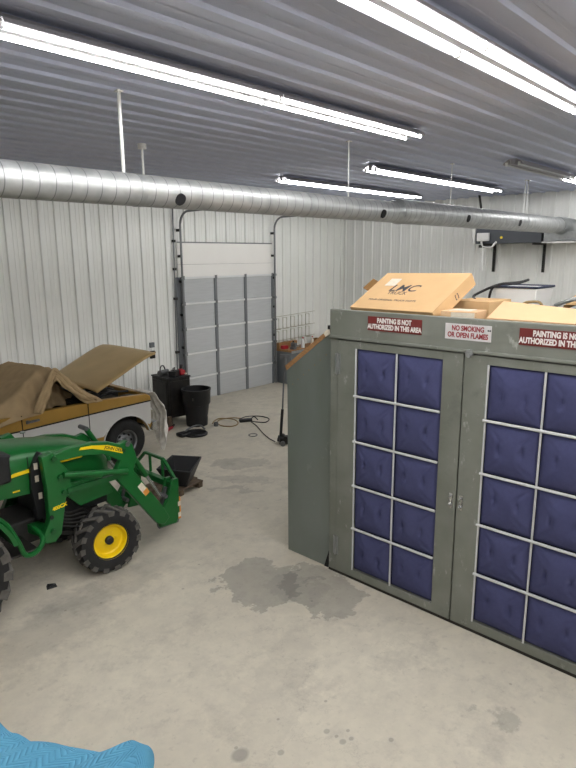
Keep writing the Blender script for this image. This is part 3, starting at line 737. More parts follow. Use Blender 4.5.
MB().bar((.68, 6.02, 2.2), (.68, 2*TY-6.02, 2.2), .08, .06).build('rollbar_top', 'black', tr)
# step platform with green curved lip
st = MB().box((1.85, 5.82, .60), (2.42, 6.25, .63)).build('step', 'blacksteel', tr, bevel=.01)
lip = MB().tube(smooth_path([(1.95, 5.80, 1.18), (2.10, 5.78, 1.02), (2.20, 5.78, .80), (2.26, 5.78, .63), (2.36, 5.80, .60), (2.47, 5.85, .64), (2.52, 5.95, .70), (2.50, 6.1, .74)], 6), .028, 8)
lip.build('step_guard', 'green', tr)

LY = 6.46
def mirl(y, s): return y if s < 0 else 2*LY-y
# loader
for s in (-1, 1):
    ya, yb = mirl(5.90, s), mirl(5.99, s)
    ms = MB().prism_y([(2.575, 1.56), (2.70, 1.585), (2.86, 1.33), (2.88, 1.10), (2.80, 1.04), (2.72, .66), (2.64, .585), (2.54, .60), (2.50, .66), (2.60, .85), (2.60, 1.2)], ya, yb).build('loader_mast', 'green', tr, bevel=.008)
    if s < 0:
        MB().cyl((2.62, 5.885, .88), (2.62, 5.90, .88), .022, seg=12).build('mast_hole', 'dark', ms)
        text_mb('400CX', .055, frame((2.72, 5.897, .97), (1, 0, .12), (0, 0, 1)), 1.0, .003).build('lettering', 'yellow', ms, smooth=0)
    for (x, z) in ((2.70, 1.52 if s < 0 else 1.41), (2.75, 1.30), (2.78, 1.12), (2.62, .72)): MB().cyl((x, min(ya, yb)-.03, z), (x, max(ya, yb)+.03, z), .028, seg=12).build('pivot_pin', 'greendk', ms)
    MB().bar((2.62, mirl(5.98, s), .68), (2.55, mirl(6.3, s), .68), .12, .10).build('mast_bracket', 'green', ms)
    # boom: curved top arm and drop leg
    top = [(2.66, 1.47), (2.68, 1.545), (2.90, 1.585), (3.12, 1.585), (3.35, 1.545), (3.50, 1.48), (3.60, 1.50), (3.67, 1.44), (3.72, 1.26), (3.66, 1.12), (4.06, .52), (4.14, .36), (4.06, .29), (3.96, .33), (3.44, 1.06), (3.42, 1.16), (3.50, 1.28), (3.30, 1.41), (3.05, 1.46)]
    if s > 0: top = [(x, z-.115) for x, z in top]
    bo = MB().prism_y(top, mirl(5.915, s), mirl(5.995, s)).build('boom_arm', 'green', tr, bevel=.008)
    yo = mirl(5.908, s)
    MB().prism_y([(x, z-(.115 if s > 0 else 0)) for x, z in ((3.00, 1.535), (3.02, 1.56), (3.15, 1.552), (3.35, 1.51), (3.52, 1.43), (3.53, 1.365), (3.35, 1.445), (3.15, 1.515))], yo, mirl(5.916, s)).build('arm_stripe', 'yellow', bo)
    if s < 0:
        text_mb('JOHN DEERE', .05, frame((3.435, 5.906, 1.44), (1, 0, -.42), (0, 0, 1)), 1.0, .001).build('lettering', 'black', bo, smooth=0)
        MB().prism_y([(3.70, .90), (3.76, .94), (3.84, .82), (3.78, .78)], 5.909, 5.916).build('safety_decal', 'tape', bo)
        MB().prism_y([(3.765, .815), (3.825, .855), (3.86, .79), (3.80, .75)], 5.908, 5.9155).build('safety_decal', 'amber', bo)
    # lift cylinder
    cy = MB().cyl((2.76, mirl(5.94, s), 1.31), (3.22, mirl(5.87, s), 1.20), .038, seg=14).build('lift_cylinder', 'green', tr)
    MB().cyl((2.78, mirl(5.87, s), 1.32), (3.55, mirl(5.87, s), 1.15), .034, seg=14).build('cylinder_barrel', 'green', cy)
    MB().bar((2.82, mirl(5.90, s), 1.12), (3.46, mirl(5.90, s), 1.12), .05, .06).build('link_bar', 'greendk', cy)
    # bucket cylinder along the drop leg
    bc = MB().cyl((3.62, mirl(6.03, s), 1.44), (3.90, mirl(6.03, s), .96), .035, seg=12).build('tilt_cylinder', 'green', tr)
    MB().cyl((3.90, mirl(6.03, s), .96), (4.10, mirl(6.03, s), .62), .02, seg=12).build('cylinder_rod', 'chrome', bc)
    MB().cyl((3.60, mirl(5.9, s), 1.46), (3.60, mirl(6.07, s), 1.46), .03, seg=10).build('pivot_pin', 'steel', bc)
MB().cyl((3.62, 5.95, .98), (3.62, 2*LY-5.95, .98), .05, seg=14).build('cross_tube', 'green', tr)
# quick attach carriage and fork guard
car = MB()
for s in (-1, 1):
    car.prism_y([(4.05, .22), (4.30, .20), (4.36, .30), (4.36, .80), (4.28, .80), (4.18, .55), (4.06, .40)], mir(6.00, s), mir(6.05, s))
    car.prism_y([(4.12, .22), (4.32, .20), (4.36, .78), (4.28, .78)], mir(6.16, s), mir(6.20, s))
car.box((4.28, 6.02, .22), (4.36, 2*TY-6.02, .32)).box((4.28, 6.02, .66), (4.36, 2*TY-6.02, .74))
ca = car.build('carriage', 'green', tr, bevel=.006)
gd = MB()
gpts = [(4.36, 6.04, .24), (4.36, 6.05, .75), (4.36, 6.31, .985), (4.36, 2*TY-6.31, .985), (4.36, 2*TY-6.05, .75), (4.36, 2*TY-6.04, .24)]
for p, q in zip(gpts, gpts[1:]): gd.bar(p, q, .036, .036, (1, 0, 0))
for y in (6.34, 6.62): gd.bar((4.36, y, .74), (4.36, y, .98), .03, .03, (0, 1, 0))
gd.build('guard_frame', 'green', ca, bevel=.004)
MB().box((4.34, 6.005, .24), (4.38, 6.012, .54)).build('reflector_strip', 'amber', ca)
MB().box((4.335, 5.998, .27), (4.375, 6.006, .33)).box((4.335, 5.998, .42), (4.375, 6.006, .48)).build('reflector_strip', 'tape', ca)
for s in (-1, 1):
    pn = MB().cyl((4.10, mir(5.97, s), .34), (4.10, mir(6.22, s), .34), .028).cyl((4.14, mir(5.97, s), .62), (4.14, mir(6.10, s), .62), .025)
    pn.bar((4.10, mir(6.09, s), .36), (4.22, mir(6.09, s), .70), .04, .03)
    pn.build('attach_pin', 'steel', ca)
MB().cyl((4.08, 6.08, .22), (4.36, 6.08, .21), .05, seg=12).build('skid_shoe', 'steel', ca)

# ------------------------------------------------------------------ truck
KY0, KY1 = 8.95, 10.93; KC = (KY0+KY1)/2
tk = thing('truck', 'gold and white classic truck with its hood propped open', 'truck', (4.2, KC, 0))
def arch(cx, r, z0, n=14, rev=False):
    pts = [(cx+r*math.cos(a), .40+r*math.sin(a)) for a in [R(12)+(PI-R(24))*i/n for i in range(n+1)]]
    return pts if not rev else pts[::-1]
WX, RX = 5.46, 2.76
low = .46
fr_arch = arch(WX, .47, low, rev=True); rr_arch = arch(RX, .47, low, rev=True)
side = [(1.55, low)]+[(RX-.47, low)]+rr_arch+[(RX+.47, low), (WX-.47, low)]+fr_arch+[(WX+.47, low+.06), (5.97, .60), (5.98, 1.14), (5.9, 1.19), (5.05, 1.235), (3.8, 1.245), (1.5, 1.25)]
def side_panel(y0, y1):
    return MB().prism_y(side, y0, y1)
for (y0, y1) in ((KY0, KY0+.10), (KY1-.10, KY1)):
    bs = side_panel(y0, y1).build('body_side', 'gold', tk, bevel=.012)
    near = y0 < KC
    yy0, yy1 = (y0-.006, y0+.01) if near else (y1-.01, y1+.006)
    wh = [(1.56, .60), (RX-.47, .60)]+[(x, z) for x, z in arch(RX, .474, .6, rev=True) if z > .6]+[(RX+.46, .60), (WX-.46, .60)]+[(x, z) for x, z in arch(WX, .474, .6, rev=True) if z > .6]+[(WX+.47, .62), (5.965, .66), (5.97, 1.055), (5.05, 1.04), (3.6, 1.0), (1.56, 1.0)]
    ws = MB().prism_y(wh, yy0, yy1).build('white_panel', 'truckwhite', bs)
    tp = MB()
    for (a, b) in (((1.56, 1.003), (3.6, 1.003)), ((3.6, 1.003), (5.05, 1.045)), ((5.05, 1.045), (5.97, 1.06))):
        yq = yy0-.004 if near else yy1+.004
        tp.bar((a[0], yq, a[1]), (b[0], yq, b[1]), .014, .02)
    tp.build('moulding', 'blacksteel', bs)
    for x in (3.66, 4.76): MB().box((x-.006, yy0-.003, .52), (x+.006, yy1+.003, 1.24)).build('door_seam', 'dark', bs)
    yq = y0-.03 if near else y1+.03
    MB().bar((3.74, yq, 1.125), (3.92, yq, 1.13), .03, .03).box((3.72, min(yq, y0), 1.10), (3.76, max(yq, y0), 1.15)).build('door_handle', 'steel', bs)
    for ax in (WX, RX):
        MB().tube([Vector((x, (y0-.012) if near else (y1+.012), z)) for x, z in arch(ax, .475, low)], .012, 6).build('arch_lip', 'truckwhite', bs)
MB().box((1.55, KY0+.09, .55), (4.75, KY1-.09, .66)).box((1.5, KY0+.1, .6), (1.58, KY1-.1, 1.24)).build('tub_floor', 'blacksteel', tk)
MB().box((4.95, KY0+.09, .62), (5.06, KY1-.09, 1.25)).box((4.62, KY0+.12, .95), (4.98, KY1-.12, 1.24)).build('dashboard', 'dirtsteel', tk, bevel=.02)
for y in (KC-.45, KC+.45):
    MB().box((3.75, y-.25, .66), (4.25, y+.25, .95)).prism_y([(3.62, .9), (3.80, .9), (3.72, 1.28), (3.60, 1.27)], y-.25, y+.25).build('seat', 'dirtsteel', tk, bevel=.04)
wf = MB().tube([(5.0, KY0+.16, 1.24), (4.24, KY0+.26, 1.80), (4.24, KY1-.26, 1.78), (5.0, KY1-.16, 1.24)], .03, 8).build('windshield_frame', 'gold', tk)
# engine bay
eb = MB().box((5.06, KY0+.3, .5), (5.9, KY1-.3, .95)).box((5.2, KC-.3, .9), (5.75, KC+.3, 1.18)).cyl((5.48, KC, 1.17), (5.48, KC, 1.27), .2, seg=20)
eb.box((5.10, KY0+.14, .9), (5.45, KY0+.42, 1.20)).box((5.55, KY0+.12, .88), (5.78, KY0+.36, 1.17)).cyl((5.15, KY0+.55, 1.0), (5.15, KY0+.55, 1.28), .09, seg=14)
eb.build('engine', 'dirtsteel', tk, bevel=.01)
MB().tube(smooth_path([(5.12, KY0+.3, 1.2), (5.3, KY0+.25, 1.3), (5.5, KY0+.4, 1.24), (5.75, KY0+.35, 1.22)], 5), .02).tube(smooth_path([(5.1, KY0+.6, 1.25), (5.35, KY0+.5, 1.31), (5.6, KY0+.6, 1.25)], 5), .018).build('engine_hose', 'black', tk)
MB().box((5.86, KY0+.1, .62), (5.97, KY1-.1, 1.19)).build('radiator_support', 'gold', tk, bevel=.01)
MB().box((5.96, KY0+.08, .70), (6.0, KY1-.08, 1.14)).build('grille', 'chrome', tk, bevel=.01)
MB().box((6.0, KY0+.02, .48), (6.12, KY1-.02, .66)).build('front_bumper', 'chrome', tk, bevel=.02)
hp = [Vector((5.00, KY0+.10, 1.36)), Vector((5.00, KY1-.12, 1.36)), Vector((6.19, KY1-.10, 1.915)), Vector((6.19, KY0+.08, 1.93))]
def hood_pt(u, v):
    p = hp[0].lerp(hp[1], v).lerp(hp[3].lerp(hp[2], v), u)
    up = Vector((-.43, 0, .9))
    b = .035*(1-(2*v-1)**4)*(1-.3*u)
    return p+up*b-Vector((0, 0, .05))*(u**8)
mb = MB().grid(hood_pt, 16, 20)
ho = mb.build('hood', 'hoodgold', tk, solid=.03, smooth=60)
MB().bar((5.08, KY0+.2, 1.20), (5.06, KY0+.2, 1.39), .03, .04).bar((5.08, KY1-.2, 1.20), (5.06, KY1-.2, 1.39), .03, .04).bar((5.9, KC+.5, 1.15), (5.98, KC+.5, 1.80), .012, .012).build('hood_hinge', 'blacksteel', ho)
def truck_wheel(x, y, s):
    r, w, rim = .395, .27, .205; h = w/2
    t = MB().lathe([(rim, -h*.8), (rim+.03, -h), (r*.86, -h*1.03), (r*.96, -h*.85), (r, -h*.5), (r, h*.5), (r*.96, h*.85), (r*.86, h*1.03), (rim+.03, h), (rim, h*.8)], (x, y, r), (0, 1, 0), 40, True).build('wheel', 'rubber', tk, smooth=50)
    rm = MB().lathe([(rim+.01, s*h*.92), (rim-.015, s*h*.80), (rim-.03, s*h*.25), (rim*.72, s*h*.2), (rim*.5, s*h*.5), (.055, s*h*.55), (.055, s*h*.9), (0, s*h*.95)], (x, y, r), (0, 1, 0), 32)
    rm_ = rm.build('rim', 'steel', t, smooth=40)
    if s < 0:
        for k in range(8):
            a = k*PI/4; MB().cyl((x+rim*.62*math.cos(a), y+s*h*.28, r+rim*.62*math.sin(a)), (x+rim*.62*math.cos(a), y+s*h*.42, r+rim*.62*math.sin(a)), .024, seg=10).build('rim_slot', 'dark', t)
for x in (WX, RX):
    truck_wheel(x, KY0+.155, -1); truck_wheel(x, KY1-.155, 1)
MB().bar((WX, KY0+.25, .40), (WX, KY1-.25, .40), .12, .12).bar((RX, KY0+.25, .40), (RX, KY1-.25, .40), .12, .12).box((1.7, KC-.4, .45), (5.9, KC+.4, .56)).build('chassis', 'blacksteel', tk)

# canvas tarp over the cab
def tarp_top(x):
    return interp(x, [(1.6, 1.28), (2.8, 1.31), (3.35, 1.38), (3.72, 1.58), (3.95, 1.74), (4.12, 1.86), (4.24, 1.88), (4.38, 1.78), (4.66, 1.54), (4.92, 1.33), (5.02, 1.28)])
def hem(x):
    return interp(x, [(1.6, 1.10), (3.3, 1.13), (3.7, 1.20), (3.98, 1.22), (4.04, 1.34), (4.22, 1.72), (4.38, 1.56), (4.60, 1.34), (4.72, 1.24), (5.02, 1.235)])
def tarp(u, v):
    x = 1.6+(5.02-1.6)*u; zt = tarp_top(x); zh = hem(x); y0 = KY0-.035
    sag = .10*math.sin(PI*min(1, max(0, (x-2.0)/1.6)))
    inset = interp(x, [(1.6, .12), (3.3, .15), (3.8, .25), (4.1, .30), (4.34, .20), (5.02, .12)])
    k = v*4
    if k < 1.2:
        t = k/1.2; y = y0+inset*(t**1.6); lin_ = interp(x, [(3.9, 1), (4.3, 0)]); z = zh+(zt-zh)*(t**(.85+.25*lin_)); y = y0+inset*(t**(1.6-.5*lin_))-.0
    elif k < 3.0:
        t = (k-1.2)/1.8; y = y0+inset+(KY1-.2-y0-inset)*t; z = zt-.10*t*interp(x, [(3.3, .3), (4.0, 1), (4.5, 1), (5.0, 0)])-sag*math.sin(PI*t)*.4
    else:
        t = (k-3)/1.0; y = KY1-.2+.24*t; z0_ = zt-.10*interp(x, [(3.3, .3), (4.0, 1), (4.5, 1), (5.0, 0)]); z = z0_+(1.15-z0_)*t
    w = .030*noise.noise(Vector((x*3.2, y*2.6, z*3.5)))+.022*noise.noise(Vector((x*9, y*6+3*x, z*5)))
    fold = .016*math.sin(15*x-11*z+5*noise.noise(Vector((x*1.5, y, 3))))*math.exp(-((x-3.7)/.35)**2)+.034*math.sin(26*x+9*z+4*noise.noise(Vector((x*2, z*2, 0))))*math.exp(-((x-4.05)/.28)**2)
    edge = max(0, 1-k/.5)
    return Vector((x+.6*w, y-w-fold-.012*edge, max(z+w*.8+.4*fold, 1.02)))
tg = MB().grid(tarp, 96, 48)
tpo = tag(tg.build('canvas_tarp', 'canvas', solid=.008, smooth=80, loc=(3.6, KC, 1.2)), 'tan canvas tarp thrown over the cab of the gold truck', 'tarp')
# bunched folds round the opening
for (off, rad, dz) in ((0.0, .045, .0), (.06, .04, .04), (.02, .038, .09), (.10, .035, .02)):
    pts = [(3.92-off*.8, KY0-.05, 1.25+dz*.2), (4.03-off*1.0, KY0-.055, 1.44+dz*.5), (4.14-off*.6, KY0-.03, 1.66+dz), (4.23, KY0+.0, 1.78+dz), (4.34, KY0-.02, 1.68+dz), (4.49+off*.5, KY0-.05, 1.50+dz), (4.66+off, KY0-.05, 1.36+dz*.5), (4.80+off, KY0-.01, 1.29+dz*.2), (4.93, KY0+.06, 1.25)]
    pp = smooth_path(pts, 6)
    rr = [rad*(.6+.9*abs(noise.noise(Vector((p.x*7, p.z*5, off*20))))) for p in pp]
    MB().tube(pp, rr, 8).build('rolled_fold', 'canvas', tpo, smooth=80)

def inner(u, v):
    x = 4.12+.62*u; z = 1.14+(tarp_top(x)-.16-1.14)*v
    return Vector((x, KY0+.52+.05*math.sin(14*u+3*v)+.03*noise.noise(Vector((u*4, v*4, 7))), z))
MB().grid(inner, 24, 16).build('inner_fold', 'canvas', tpo, solid=.006, smooth=80)

# rag over the front corner of the truck
def rag(u, v):
    s = v*1.35; y = KY0+.0+.42*u
    if s < .12: x, z = 5.90+s, 1.205
    elif s < .22:
        a = (s-.12)/.10*PI/2; x, z = 6.02+.05*math.sin(a), 1.155+.05*math.cos(a)
    else:
        x = 6.08+.26*min(1, (s-.22)/.45)*(.55+.45*math.sin(2.2*u+.3)); z = 1.155-(s-.22)*(.86-.28*math.sin(u*7))
    f = .035*math.sin(20*u+2*math.sin(s*4))*min(1, s*2)
    n = noise.noise(Vector((u*4, s*5, 1)))
    return Vector((x+f+.03*n, y-.04*s*(1-u)+.02*n-.05*max(0, s-.5)*u, z))
tag(MB().grid(rag, 36, 40).build('cloth', 'rag', solid=.008, smooth=80, loc=(6.05, 9.1, 1.2)), 'stained white cloth hanging over the front corner of the gold truck', 'cloth')

# ------------------------------------------------------------------ floor clutter
# black tray on a low wood pallet
pl = thing('pallet', 'low dark wooden pallet on the floor ahead of the tractor', 'pallet', (5.14, 7.34, 0), R(8))
for i, y in enumerate((-.24, -.08, .08, .24)): MB().box((-.52, y-.068, .09), (.46+.04*(i % 2), y+.068, .115)).build('deck_board', 'wood', pl, local=True, bevel=.004)
for x in (-.42, 0, .42): MB().box((x-.045, -.29, 0), (x+.045, .29, .09)).build('stringer', 'wood', pl, local=True, bevel=.004)
def quad_lerp(Q, u, v):
    return Q[0].lerp(Q[1], u).lerp(Q[3].lerp(Q[2], u), v)
Q = [Vector((5.50, 7.72, .44)), Vector((5.78, 7.29, .44)), Vector((5.20, 6.84, .42)), Vector((4.94, 7.36, .42))]
cQ = sum(Q, Vector())/4
trm = MB(); rings = []
def ringq(scale, z, dz=0): return [trm.bm.verts.new((cQ.x+(q.x-cQ.x)*scale, cQ.y+(q.y-cQ.y)*scale, z)) for q in Q]
ro = [ringq(1.0, .43), ringq(.93, .435), ringq(.52, .15), ringq(.48, .118), ringq(.56, .122), ringq(.98, .41)]
for A, B in zip(ro, ro[1:]+ro[:1]):
    if A is ro[2] or (A is ro[3]): continue
    for i in range(4): trm.bm.faces.new((A[i], A[(i+1) % 4], B[(i+1) % 4], B[i]))
for A, B in ((ro[3], ro[4]),):
    for i in range(4): trm.bm.faces.new((A[i], A[(i+1) % 4], B[(i+1) % 4], B[i]))
trm.bm.faces.new(ro[2]); trm.bm.faces.new(ro[3][::-1])
tag(trm.build('plastic_tray', 'black', bevel=.012, loc=(cQ.x, cQ.y, .13)), 'black plastic tray sitting on the low wooden pallet', 'tray')

# black tool cabinet
CA = R(-4)
ct = thing('tool_cabinet', 'black boxy tool cabinet against the ribbed wall with tools on top', 'cabinet', (7.43, 10.43, 0), CA)
MB().box((0, 0, .14), (.56, .66, 1.00)).build('body', 'blacksteel', ct, local=True, bevel=.008)
MB().box((-.015, -.015, 1.0), (.575, .675, 1.03)).build('top', 'black', ct, local=True, bevel=.006)
MB().box((.04, -.018, .20), (.52, 0, .95)).build('door', 'blacksteel', ct, local=True, bevel=.004)
MB().box((-.018, .05, .20), (0, .61, .95)).build('side_panel', 'blacksteel', ct, local=True, bevel=.004)
for (x, y) in ((.05, .05), (.51, .05), (.05, .61), (.51, .61)): MB().box((x-.03, y-.03, 0), (x+.03, y+.03, .14)).build('leg', 'blacksteel', ct, local=True)
cm = Matrix.Translation((7.43, 10.43, 0)) @ Matrix.Rotation(CA, 4, 'Z')
def on_cab(x, y): return cm @ Vector((x, y, 1.03))
p = on_cab(.20, .46)
g = thing('power_tool', 'dark grey power tool lying on top of the black cabinet', 'tool', tuple(p), R(20))
MB().cyl((-.18, 0, .06), (.12, 0, .06), .06, .05).build('motor_body', 'steel', g, local=True); MB().bar((.05, 0, .02), (.20, .12, .03), .05, .04).build('handle', 'black', g, local=True)
MB().tube(smooth_path([(-.16, 0, .10), (-.12, 0, .20), (-.02, 0, .20), (.04, 0, .10)], 5), .014).build('bail_handle', 'black', g, local=True)
p = on_cab(.27, .17)
g = thing('tool_case', 'small black tool box with a handle on the black cabinet', 'tool box', tuple(p), R(35))
MB().box((-.13, -.09, 0), (.13, .09, .12)).build('case', 'black', g, local=True, bevel=.012); MB().tube([(-.06, 0, .11), (-.05, 0, .18), (.05, 0, .18), (.06, 0, .11)], .012, 6).build('handle', 'black', g, local=True)
p = on_cab(.47, .20)
g = thing('power_tool', 'red tool with a black grip on the right corner of the black cabinet', 'tool', tuple(p), R(10))
MB().box((-.07, -.06, 0), (.08, .06, .10)).cyl((-.02, -.05, .09), (-.02, .05, .09), .05, seg=14).build('housing', 'red', g, local=True, bevel=.015)
MB().bar((-.02, 0, .12), (.02, 0, .22), .04, .04, (0, 1, 0)).build('grip', 'black', g, local=True)
MB().box((.05, -.08, 0), (.10, .0, .03)).build('base_plate', 'tape', g, local=True)

# black trash can
bn = thing('trash_can', 'tall black plastic trash can standing open in front of the cabinet', 'trash can', (7.86, 10.03, 0))
MB().lathe([(0, .01), (.225, .01), (.23, .0), (.235, .05), (.255, .46), (.29, .47), (.305, .50), (.315, .76), (.325, .78), (.325, .81), (.30, .81), (.295, .76), (.28, .5), (.22, .04), (0, .04)], (7.86, 10.03, 0), (0, 0, 1), 24).build('bin_body', 'black', bn, smooth=40)
MB().box((7.60, 9.83, .60), (7.72, 9.87, .66)).build('handle', 'black', bn)
MB().cyl((7.94, 9.835, .22), (7.94, 9.82, .22), .05, seg=14).build('round_emblem', 'tape', bn)
ld = thing('bin_lid', 'round black bin lid with a strap lying on the floor before the can', 'lid', (7.36, 9.45, 0))
MB().lathe([(.24, 0), (.245, .03), (.22, .05), (.20, .035), (0, .045)], (7.36, 9.45, 0.005), (0, 0, 1), 28).build('lid', 'black', ld, smooth=40)
MB().tube(smooth_path([(7.20, 9.62, .05), (7.34, 9.6, .12), (7.5, 9.50, .16), (7.52, 9.35, .10)], 5), .02, 6).build('strap', 'steel', ld)
MB().box((7.02, 9.46, 0), (7.24, 9.68, .07)).build('lid_handle', 'black', ld, bevel=.02)
# red jack stand bits with a wood block
rt = thing('hand_tool', 'red handled tool lying on the floor below the black cabinet', 'tool', (7.20, 10.10, 0), R(20))
MB().bar((-.16, 0, .03), (.12, .04, .03), .06, .05).build('handle', 'red', rt, local=True, bevel=.01); MB().bar((.10, .03, .03), (.26, .08, .04), .04, .03).build('head', 'blacksteel', rt, local=True)
tag(MB().box((-.04, -.04, 0), (.04, .04, .26)).build('wood_block', 'wood', bevel=.006), 'upright wood offcut on the floor beside the black cabinet', 'wood block').location = (7.27, 10.22, 0)

# cords
tag(MB().tube(smooth_path([(8.10, 9.80, .012), (8.25, 9.92, .012), (8.45, 10.0, .012), (8.60, 9.85, .012), (8.62, 9.62, .012), (8.45, 9.36, .012), (8.22, 9.32, .012), (8.10, 9.52, .02), (8.2, 9.75, .03), (8.45, 9.9, .02), (8.7, 9.82, .012), (8.8, 9.65, .012)], 6), .011, 6).build('extension_cord', 'orange', loc=(8.4, 9.7, 0)), 'tan extension cord coiled on the floor right of the trash can', 'cord')
tag(MB().tube(smooth_path([(8.75, 9.62, .012), (9.0, 9.66, .012), (9.22, 9.45, .012), (9.2, 9.15, .012), (8.95, 9.0, .012), (8.80, 9.15, .02), (8.78, 9.30, .012), (8.62, 8.95, .012), (8.35, 8.50, .012), (8.15, 8.10, .012), (8.06, 7.85, .02)], 6), .010, 6).build('air_hose', 'blacksteel', loc=(8.4, 9, 0)), 'thin dark cable running across the floor to the floor jack', 'cable')
ps = thing('power_strip', 'small black plug block on the floor in the middle of the cords', 'plug', (8.72, 9.40, 0), R(-30))
MB().box((-.14, -.06, 0), (.14, .06, .06)).build('body', 'black', ps, local=True, bevel=.01); MB().tube(smooth_path([(.12, 0, .05), (.2, .02, .09), (.28, .0, .012)], 4), .012, 6).build('lead', 'black', ps, local=True)
tag(MB().tube([(8.1+.09*math.cos(a), 8.52+.09*math.sin(a), .01) for a in [2*PI*i/16 for i in range(16)]], .008, 6, True).build('cable_loop', 'steel', loc=(8.1, 8.52, 0)), 'small loose wire loop on the floor near the dark cable', 'wire')
tag(MB().lathe([(.05, 0), (.052, .07), (.046, .08), (.04, .08), (.04, .02), (0, .02)], (8.05, 9.62, 0), (0, 0, 1), 16).build('metal_cup', 'steel', loc=(8.05, 9.62, 0)), 'small metal cup on the floor at the foot of the trash can', 'cup')
tag(MB().hexa([(2.55, 6.03, 0), (2.66, 6.01, 0), (2.68, 6.09, 0), (2.58, 6.11, 0), (2.56, 6.04, .012), (2.65, 6.02, .04), (2.67, 6.08, .012), (2.59, 6.10, .03)]).build('rubber_scrap', 'black', loc=(2.61, 6.06, 0)), 'small crumpled dark scrap on the floor below the tractor step', 'scrap')

# floor jack
jk = thing('floor_jack', 'dark floor jack with a long upright handle beside the booth', 'jack', (8.12, 7.66, 0), R(-35))
jb = MB()
for y in (-.10, .10): jb.prism_y([(-.12, .03), (.5, .02), (.52, .10), (.2, .13), (-.10, .15)], y-.012, y+.012)
jb.build('frame', 'blacksteel', jk, local=True, bevel=.004)
MB().box((-.1, -.09, .05), (.14, .09, .15)).cyl((.0, -.12, .14), (0, .12, .14), .04).build('power_unit', 'dirtsteel', jk, local=True, bevel=.006)
for (x, y) in ((-.06, -.14), (-.06, .14), (.46, -.13), (.46, .13)): MB().cyl((x, y-.02, .05), (x, y+.02, .05), .05, seg=14).build('wheel', 'steel', jk, local=True)
MB().bar((.12, 0, .12), (.45, 0, .16), .05, .05).cyl((.46, 0, .15), (.46, 0, .20), .05, seg=12).build('lift_arm', 'steel', jk, local=True)
jl = MB().cyl((8.08, 7.72, .12), (8.15, 7.73, .68), .028).build('grip_sleeve', 'black', jk)
MB().cyl((8.15, 7.73, .66), (8.25, 7.75, 1.70), .016).cyl((8.245, 7.75, 1.45), (8.25, 7.75, 1.72), .034).bar((8.20, 7.83, 1.70), (8.32, 7.68, 1.70), .05, .09).build('handle', 'steel', jk)

# ------------------------------------------------------------------ workbench right of the door
wbx0, wbx1, wby0, wby1 = 12.22, 14.6, 11.22, 11.80
wb = thing('workbench', 'grey steel workbench with a wooden top beside the garage door', 'workbench', (13.2, 11.5, 0))
MB().box((wbx0, wby0+.02, .0), (wbx1, wby1, .93)).build('cabinet', 'benchsteel', wb, bevel=.006)
MB().box((wbx0-.03, wby0-.02, .93), (wbx1+.03, wby1+.02, .99)).build('top', 'plywood', wb, bevel=.005)
MB().box((wbx0-.02, wby0-.035, .90), (wbx1+.02, wby0-.02, .97)).build('edge_strip', 'galv', wb)
for x in (12.8, 13.4, 14.0): MB().box((x-.28, wby0+.004, .08), (x+.26, wby0+.02, .86)).build('door', 'benchsteel', wb, bevel=.004)
MB().cyl((12.62, wby0-.01, .74), (12.62, wby0+.01, .74), .07, seg=16).build('gauge', 'tape', wb)
MB().box((wbx0-.02, wby1-.12, .99), (wbx0+.75, wby1+.0, 1.16)).build('backsplash', 'plywood', wb)
rk = thing('wire_rack', 'cream wire rack of upright rectangles on the wall over the workbench', 'rack', (12.9, 11.8, 1.2))
for k in range(5):
    for r in range(2):
        x = 12.14+k*.33; z = 1.17+r*.37+.012*k
        MB().tube([(x, 11.78, z), (x+.16, 11.78, z), (x+.16, 11.78, z+.30), (x, 11.78, z+.31)], .013, 5, True).tube([(x, 11.78, z), (x, 11.70, z), (x+.16, 11.70, z), (x+.16, 11.78, z)], .008, 5).build('wire_frame', 'wire', rk)
MB().bar((12.1, 11.80, 1.89), (13.9, 11.80, 1.95), .012, .012).bar((12.1, 11.80, 1.20), (13.9, 11.80, 1.24), .012, .012).bar((12.1, 11.80, 1.54), (13.9, 11.80, 1.58), .012, .012).build('rail', 'wire', rk)
def bottle(x, y, r, h, m, label, capm='black'):
    t = thing('bottle', label, 'bottle', (x, y, .99), 0, None)
    MB().lathe([(0, 0), (r, 0), (r, h*.65), (r*.4, h*.82), (r*.4, h*.9), (0, h*.9)], (0, 0, 0), (0, 0, 1), 16).build('bottle_body', m, t, local=True)
    MB().cyl((0, 0, h*.88), (0, 0, h), r*.45, seg=12).build('cap', capm, t, local=True)
bottle(12.86, 11.36, .055, .30, 'white', 'white bottle standing in the middle of the workbench', 'red')
bottle(12.55, 11.45, .05, .22, 'black', 'short black bottle on the left end of the workbench')
bottle(13.05, 11.50, .045, .26, 'carddark', 'brown bottle on the workbench behind the white one')
bottle(13.35, 11.42, .045, .28, 'tape', 'pale bottle on the workbench nearest the booth', 'red')
g = thing('vise', 'small grey bench vise at the left front of the workbench', 'vise', (12.42, 11.34, .99))
MB().box((12.36, 11.26, .99), (12.48, 11.42, 1.06)).box((12.38, 11.22, 1.06), (12.46, 11.30, 1.18)).box((12.38, 11.34, 1.06), (12.46, 11.40, 1.18)).build('jaws', 'steel', g, bevel=.006)
MB().cyl((12.42, 11.14, 1.10), (12.42, 11.36, 1.10), .018).cyl((12.34, 11.15, 1.10), (12.50, 11.15, 1.10), .008, seg=8).build('screw', 'chrome', g)
tag(MB().box((-.12, -.09, 0), (.12, .09, .16)).build('cardboard_box', 'carddark', bevel=.004), 'small brown carton at the back of the workbench', 'box').location = (13.72, 11.6, .99)
tag(MB().box((-.10, -.06, 0), (.10, .06, .10)).build('parts_bin', 'red', bevel=.01), 'low dark red parts bin at the left end of the workbench', 'bin').location = (12.32, 11.58, .99)

